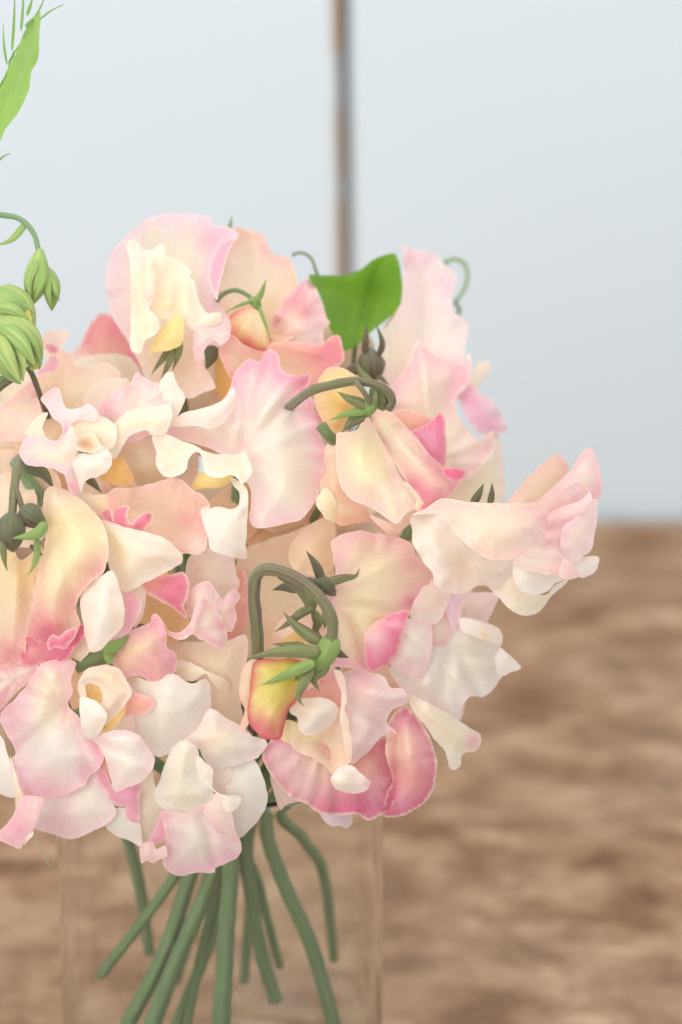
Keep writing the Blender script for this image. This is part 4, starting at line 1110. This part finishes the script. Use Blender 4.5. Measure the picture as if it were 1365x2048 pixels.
P_(Pb, 'standard', '402,1022 412,1012 421,1014 416,1030 408,1050 404,1038', 2, core='blush', m='white', ms=0.6, bowl=1, grid=3.5)
P_(Pb, 'standard', '201,1020 228,1015 259,1012 254,1030 262,1047 278,1032 300,1023 305,1043 294,1052 287,1062 262,1062 238,1056 212,1045', 4, core='rose', m='pink', mw=10, ms=0.5, bowl=2, ruf=1.4, rl=24, rim=0.8, grid=5, spots=[(215, 1025, 14, 'pink', 0.6)])
P_(Pb, 'keel', '296,1158 312,1145 328,1140 342,1152 325,1166 305,1170', 0, core='amber', m='coral', ms=0.4, bowl=1, rim=0)
P_(Pb, 'standard', '281,1165 310,1152 340,1150 368,1144 379,1170 374,1200 367,1214 377,1231 372,1237 345,1216 320,1202 292,1186', 2, core='rose', m='pink', mw=18, ms=0.6, base=(290, 1165), ry=30, ycol='coral', bowl=3, rim=0.7)
P_(Pb, 'standard', '374,1220 376,1195 386,1175 401,1165 421,1165 435,1184 445,1200 455,1188 470,1177 480,1195 471,1210 473,1240 461,1264 440,1250 415,1230 395,1222 382,1236', 0, core='blush', m='pink', mw=20, ms=0.6, base=(400, 1260), bowl=2, ruf=1.3, rl=34, rim=0.8)
P_(Pb, 'standard', '303,1240 311,1228 322,1236 338,1260 358,1266 380,1245 392,1210 404,1195 425,1209 442,1232 454,1262 453,1290 440,1297 412,1285 384,1270 368,1279 348,1277 330,1267 316,1264', 7, core='blush', m='pink', mw=22, ms=0.85, base=(395, 1260), bowl=3, ruf=0.9, spots=[(345, 1265, 24, 'rose', 0.5)], creases=[(404, 1200, 385, 1265, 3, 6)], rim=0.8)
tube(Pb, 'pedicel', [(150, 1330, -1), (185, 1318, -1), (225, 1312, -2)], 16, 12, 'stem', ridges=5)
blade(Pb, 'sepal', [(262, 1270, 0), (280, 1255, -1), (296, 1250, -2)], 24, 'sepal')
blade(L_, 'sepal', [(205, 1300, 5), (235, 1290, 5), (258, 1270, 3)], 26, 'sepal_bright')
blade(L_, 'sepal', [(222, 1296, 4), (218, 1318, 4), (226, 1330, 4)], 26, 'sepal_bright')

# ---- blooms deeper inside that show through the gaps
deep = [(430, 820, -52), (290, 930, -38), (470, 1030, -34), (560, 1010, -34), (640, 690, -66), (90, 900, -30), (180, 1010, -24), (700, 1000, -36), (330, 1230, -28), (860, 1120, -32), (520, 1270, -34), (240, 1340, -26), (760, 1390, -30), (20, 1000, -26), (60, 830, -40), (600, 900, -44), (800, 900, -58)]
where = ['under the tall ruffled bloom', 'in the gap beside the small orange keel', 'behind the hanging white tail petal', 'below the wide open bloom', 'under the broad green leaf', 'behind the lilac frilled lobe',
         'beside the curled coral ruffle', 'below the drooping yellow bloom', 'under the curled pink tips', 'below the sideways bloom', 'behind the arched stem', 'behind the hooded bloom',
         'between the white crumpled bloom and the vivid pink one', 'behind the dark paired calyxes', 'under the green bud cluster', 'behind the hooked stem', 'below the tall pale bloom']
rr = np.random.default_rng(3)
cores = ['peach', 'beige', 'cream', 'coral']
for i, (x, y, d) in enumerate(deep):
    b = bloom('shaded peach bloom tucked deep ' + where[i], (x, y, d - 8), stalk=(i % 2 == 0), group='blooms tucked deep inside the bouquet')
    for k, kind in enumerate(('standard', 'wing')):
        n = 9
        R = (105, 62)[k]
        a0 = rr.uniform(0, 6.28)
        q = ' '.join('%.0f,%.0f' % (x + math.cos(a0 + 6.283 * j / n) * R * rr.uniform(0.78, 1.1), y + math.sin(a0 + 6.283 * j / n) * R * rr.uniform(0.78, 1.1)) for j in range(n))
        P_(b, kind, q, d + k * 5, core=cores[(i + k) % 3], m='coral', mw=30, ms=0.35, base=(x, y), bowl=(-6, 4)[k], ruf=1.5, fold=1.3, nf=7, grid=8)

# ---- pea shoot, buds and tendrils at the left edge
S = thing('pea_shoot', 'bright green folded pea shoot with fine pointed stipules at the upper left', 'leaf', (-20, 330, -8))
o = petal(S, 'leaflet', '-40,290 -30,210 0,168 14,140 30,110 50,60 75,22 81,24 79,70 76,118 62,145 58,178 36,225 10,260 -6,300 -20,330', -8, core='lime', ms=0, rim=0, base=(-30, 320), bowl=3, ruf=0.4, fold=0.2, creases=[(-20, 300, 70, 40, -2, 8)], thick=0.4)
o.data.materials[0] = M['leaf_pale']
o = petal(S, 'leaflet', '-40,250 -20,195 5,160 25,118 48,70 78,20 66,34 50,50 56,62 40,85 18,120 14,150 0,175 -20,210', -5, core='lime', ms=0, rim=0, base=(-30, 260), bowl=1, ruf=0.4, fold=0.2, thick=0.4)
o.data.materials[0] = M['leaf']
for q, w in (([(14, 128, -6), (8, 90, -6), (6, 45, -6)], 5), ([(24, 100, -6), (28, 40, -8), (30, -25, -8)], 6), ([(42, 60, -6), (46, 10, -8), (45, -30, -8)], 6), ([(54, 30, -5), (60, 12, -5), (68, -14, -5)], 7), ([(72, 30, -9), (82, 12, -10), (92, -12, -10)], 4), ([(80, 38, -8), (100, 22, -8), (126, 8, -8)], 4), ([(-6, 325, -6), (6, 313, -8), (20, 306, -9)], 4)):
    blade(S, 'stipule', q, w, 'leaf_pale', cup=0.2)
tube(S, 'stem', [(-30, 345, -9), (-80, 620, -30), (-40, 900, -50), (300, 1400, -62), (470, 1600, -52)], 6, 8, 'stem')

nb = thing('nodding_buds', 'pair of small pointed green buds nodding from a thin curved stalk', 'bud', (72, 500, -12), None)
tube(nb, 'stalk', [(-70, 600, -30), (-60, 500, -16), (-25, 436, -12), (15, 431, -12), (45, 441, -12), (68, 468, -12), (78, 505, -12)], 6.5, 5.5, 'stem_low')
pod(nb, 'bud', [(80, 498, -12), (74, 545, -11), (64, 610, -12)], 52, 'bud_green', prof=1.15)
pod(nb, 'bud', [(86, 530, -14), (102, 570, -14), (104, 622, -15)], 38, 'bud_green', prof=1.0)
for q, w in (([(75, 520, -8), (58, 560, -7), (62, 606, -9)], 18), ([(82, 520, -8), (84, 560, -8), (68, 600, -9)], 18), ([(96, 550, -11), (112, 585, -11), (119, 602, -13)], 16), ([(92, 545, -11), (96, 585, -10), (104, 618, -12)], 16)):
    blade(nb, 'sepal', q, w, 'bud_green')
blade(nb, 'stipule', [(52, 446, -12), (24, 478, -12), (-10, 492, -12)], 15, 'bud_green')

cb = thing('bud_cluster', 'plump cluster of lime green buds with pale edged sepals at the left edge', 'bud', (0, 760, -8))
pod(cb, 'bud', [(-20, 600, -10), (25, 612, -8), (62, 690, -10)], 80, 'bud_green', prof=0.8)
pod(cb, 'bud', [(-5, 640, -4), (45, 680, -2), (80, 738, -5)], 78, 'bud_green', prof=0.9)
pod(cb, 'bud', [(-12, 670, -2), (10, 710, 1), (40, 768, -2)], 62, 'bud_green', prof=1.0)
for q, c_ in (('30,600 52,608 64,640 60,668 40,650', 'lime'), ('70,690 80,700 76,735 62,740 60,712', 'lime')):
    P_(cb, 'keel', q, -4, core=c_, m='yellow', ms=0.3, rim=0, bowl=2, grid=4)
for q, w in (([(-10, 612, -2), (30, 620, 0), (66, 652, -2)], 24), ([(0, 600, -6), (35, 605, -4), (70, 626, -5)], 18), ([(5, 655, 4), (45, 690, 5), (72, 735, 3)], 38), ([(45, 668, 2), (68, 690, 2), (83, 730, 0)], 22), ([(-10, 672, 5), (14, 715, 6), (42, 768, 4)], 40), ([(30, 690, 4), (46, 725, 4), (46, 762, 3)], 18)):
    blade(cb, 'sepal', q, w, 'bud_green', cup=0.5)
tube(cb, 'stalk', [(56, 735, -12), (66, 752, -14), (80, 790, -20), (120, 900, -34), (300, 1400, -58)], 6, 8, 'sepal_dark')
tube(cb, 'stalk', [(-30, 800, -12), (5, 772, -8), (30, 755, -6)], 7, 6, 'sepal_dark')
blade(cb, 'stipule', [(-20, 775, -10), (2, 762, -9), (22, 742, -9)], 24, 'stem')

for pts_, lab in (([(640, 565, -58), (632, 540, -58), (622, 515, -60), (602, 505, -62), (585, 510, -63)], 'thin curled tendril rising from the left corner of the broad leaf'),
                  ([(890, 525, -95), (908, 517, -96), (928, 525, -97), (936, 550, -97), (928, 580, -96), (912, 602, -95)], 'pale soft curled tendril behind the tall pale bloom')):
    tname = thing('tendril', lab, 'tendril', pts_[0], 'tendrils above the bouquet')
    tube(tname, 'coil', pts_, 4.2 if 'leaf' in lab else 5.5, 3.0 if 'leaf' in lab else 4.5, 'tendril' if 'pale' in lab else 'stem')
    end = pts_[0] if 'leaf' in lab else pts_[-1]
    tube(tname, 'stem', [end, (end[0] - 10, end[1] + 60, end[2] - 2), (700, 1000, -90), (500, 1500, -60)], 4, 5, 'stem')

# ---- the stems below, standing in the vase; each belongs to one bloom
low = [
    (K_, [(150, 1420, -14), (330, 1540, -40), (425, 1610, -38), (352, 1745, -30), (285, 1840, -26), (202, 1950, -62)], 15, 14),
    (O_, [(165, 905, -12), (220, 1200, -60), (235, 1560, -72), (262, 1680, -74), (282, 1770, -74), (300, 1900, -100)], 14, 15),
    (N_, [(30, 920, -14), (250, 1250, -48), (430, 1580, -46), (385, 1730, -34), (330, 1900, -24), (225, 2080, -55)], 16, 19),
    (L_, [(228, 1330, -8), (380, 1480, -44), (462, 1600, -46), (420, 1760, -36), (350, 1930, -24), (285, 2090, -52)], 16, 21),
    (D_, [(480, 915, -22), (470, 1080, -34), (470, 1400, -54), (475, 1650, -56), (430, 1850, -46), (345, 2070, -70)], 14, 15),
    (H_, [(662, 1200, -4), (600, 1400, -60), (478, 1640, -58), (415, 1850, -62), (372, 2060, -66)], 12, 13),
    (C_, [(840, 905, -46), (650, 1300, -72), (490, 1640, -74), (500, 1760, -84), (488, 1960, -96)], 12, 12),
    (Pb, [(330, 1145, -12), (390, 1450, -60), (410, 1620, -66), (375, 1780, -78), (318, 1990, -92)], 12, 13),
    (E_, [(735, 850, -6), (640, 1250, -66), (505, 1640, -66), (520, 1770, -70), (560, 1930, -80)], 11, 11),
    (A, [(352, 700, -34), (380, 1200, -74), (435, 1630, -74), (400, 1800, -84), (352, 1960, -94)], 12, 12),
    (Mb, [(405, 1485, -16), (455, 1600, -40), (462, 1720, -34), (452, 1880, -26), (440, 2100, -48)], 18, 23),
    (G_, [(850, 1270, -30), (620, 1450, -56), (495, 1640, -56), (500, 1770, -54), (522, 1900, -52), (552, 2000, -76)], 16, 17),
    (J_, [(660, 1450, -18), (575, 1560, -50), (532, 1640, -46), (562, 1750, -40), (622, 1890, -30), (695, 2075, -64)], 17, 19),
    (F_, [(830, 1040, -12), (680, 1350, -60), (560, 1590, -66), (605, 1670, -70), (645, 1740, -70), (668, 1915, -100)], 15, 13),
]
for b, q, r0, r1 in low:
    # a stem cut long leans against the inside of the vase, a short one ends in mid-air of the bundle
    end = pw(*q[-1])
    rad_ = math.hypot(end.x, end.y)
    lim = VR - 0.006
    if rad_ > lim:
        end.x *= lim / rad_
        end.y *= lim / rad_
    end.z = max(end.z, 0.011)
    c = ROT.transposed() @ (end - CAM)
    foot = (W / 2 + c.x / -c.z * FPX, H / 2 - c.y / -c.z * FPX, (D + c.z) * 1000)
    k = q.index(next(t for t in q if t[1] > 1500 and abs(t[0] - 450) < 240))
    neck = q[k]
    new = list(q[:k + 1])
    for (x, y, d) in q[k + 1:-1]:
        t = (y - neck[1]) / (q[-1][1] - neck[1])
        new.append((x, y, neck[2] + (foot[2] - neck[2]) * t))
    new.append(foot)
    tube(b, 'stem', new, r0 * 0.8, r1 * 0.82, 'stem_low', ridges=4, sides=14)
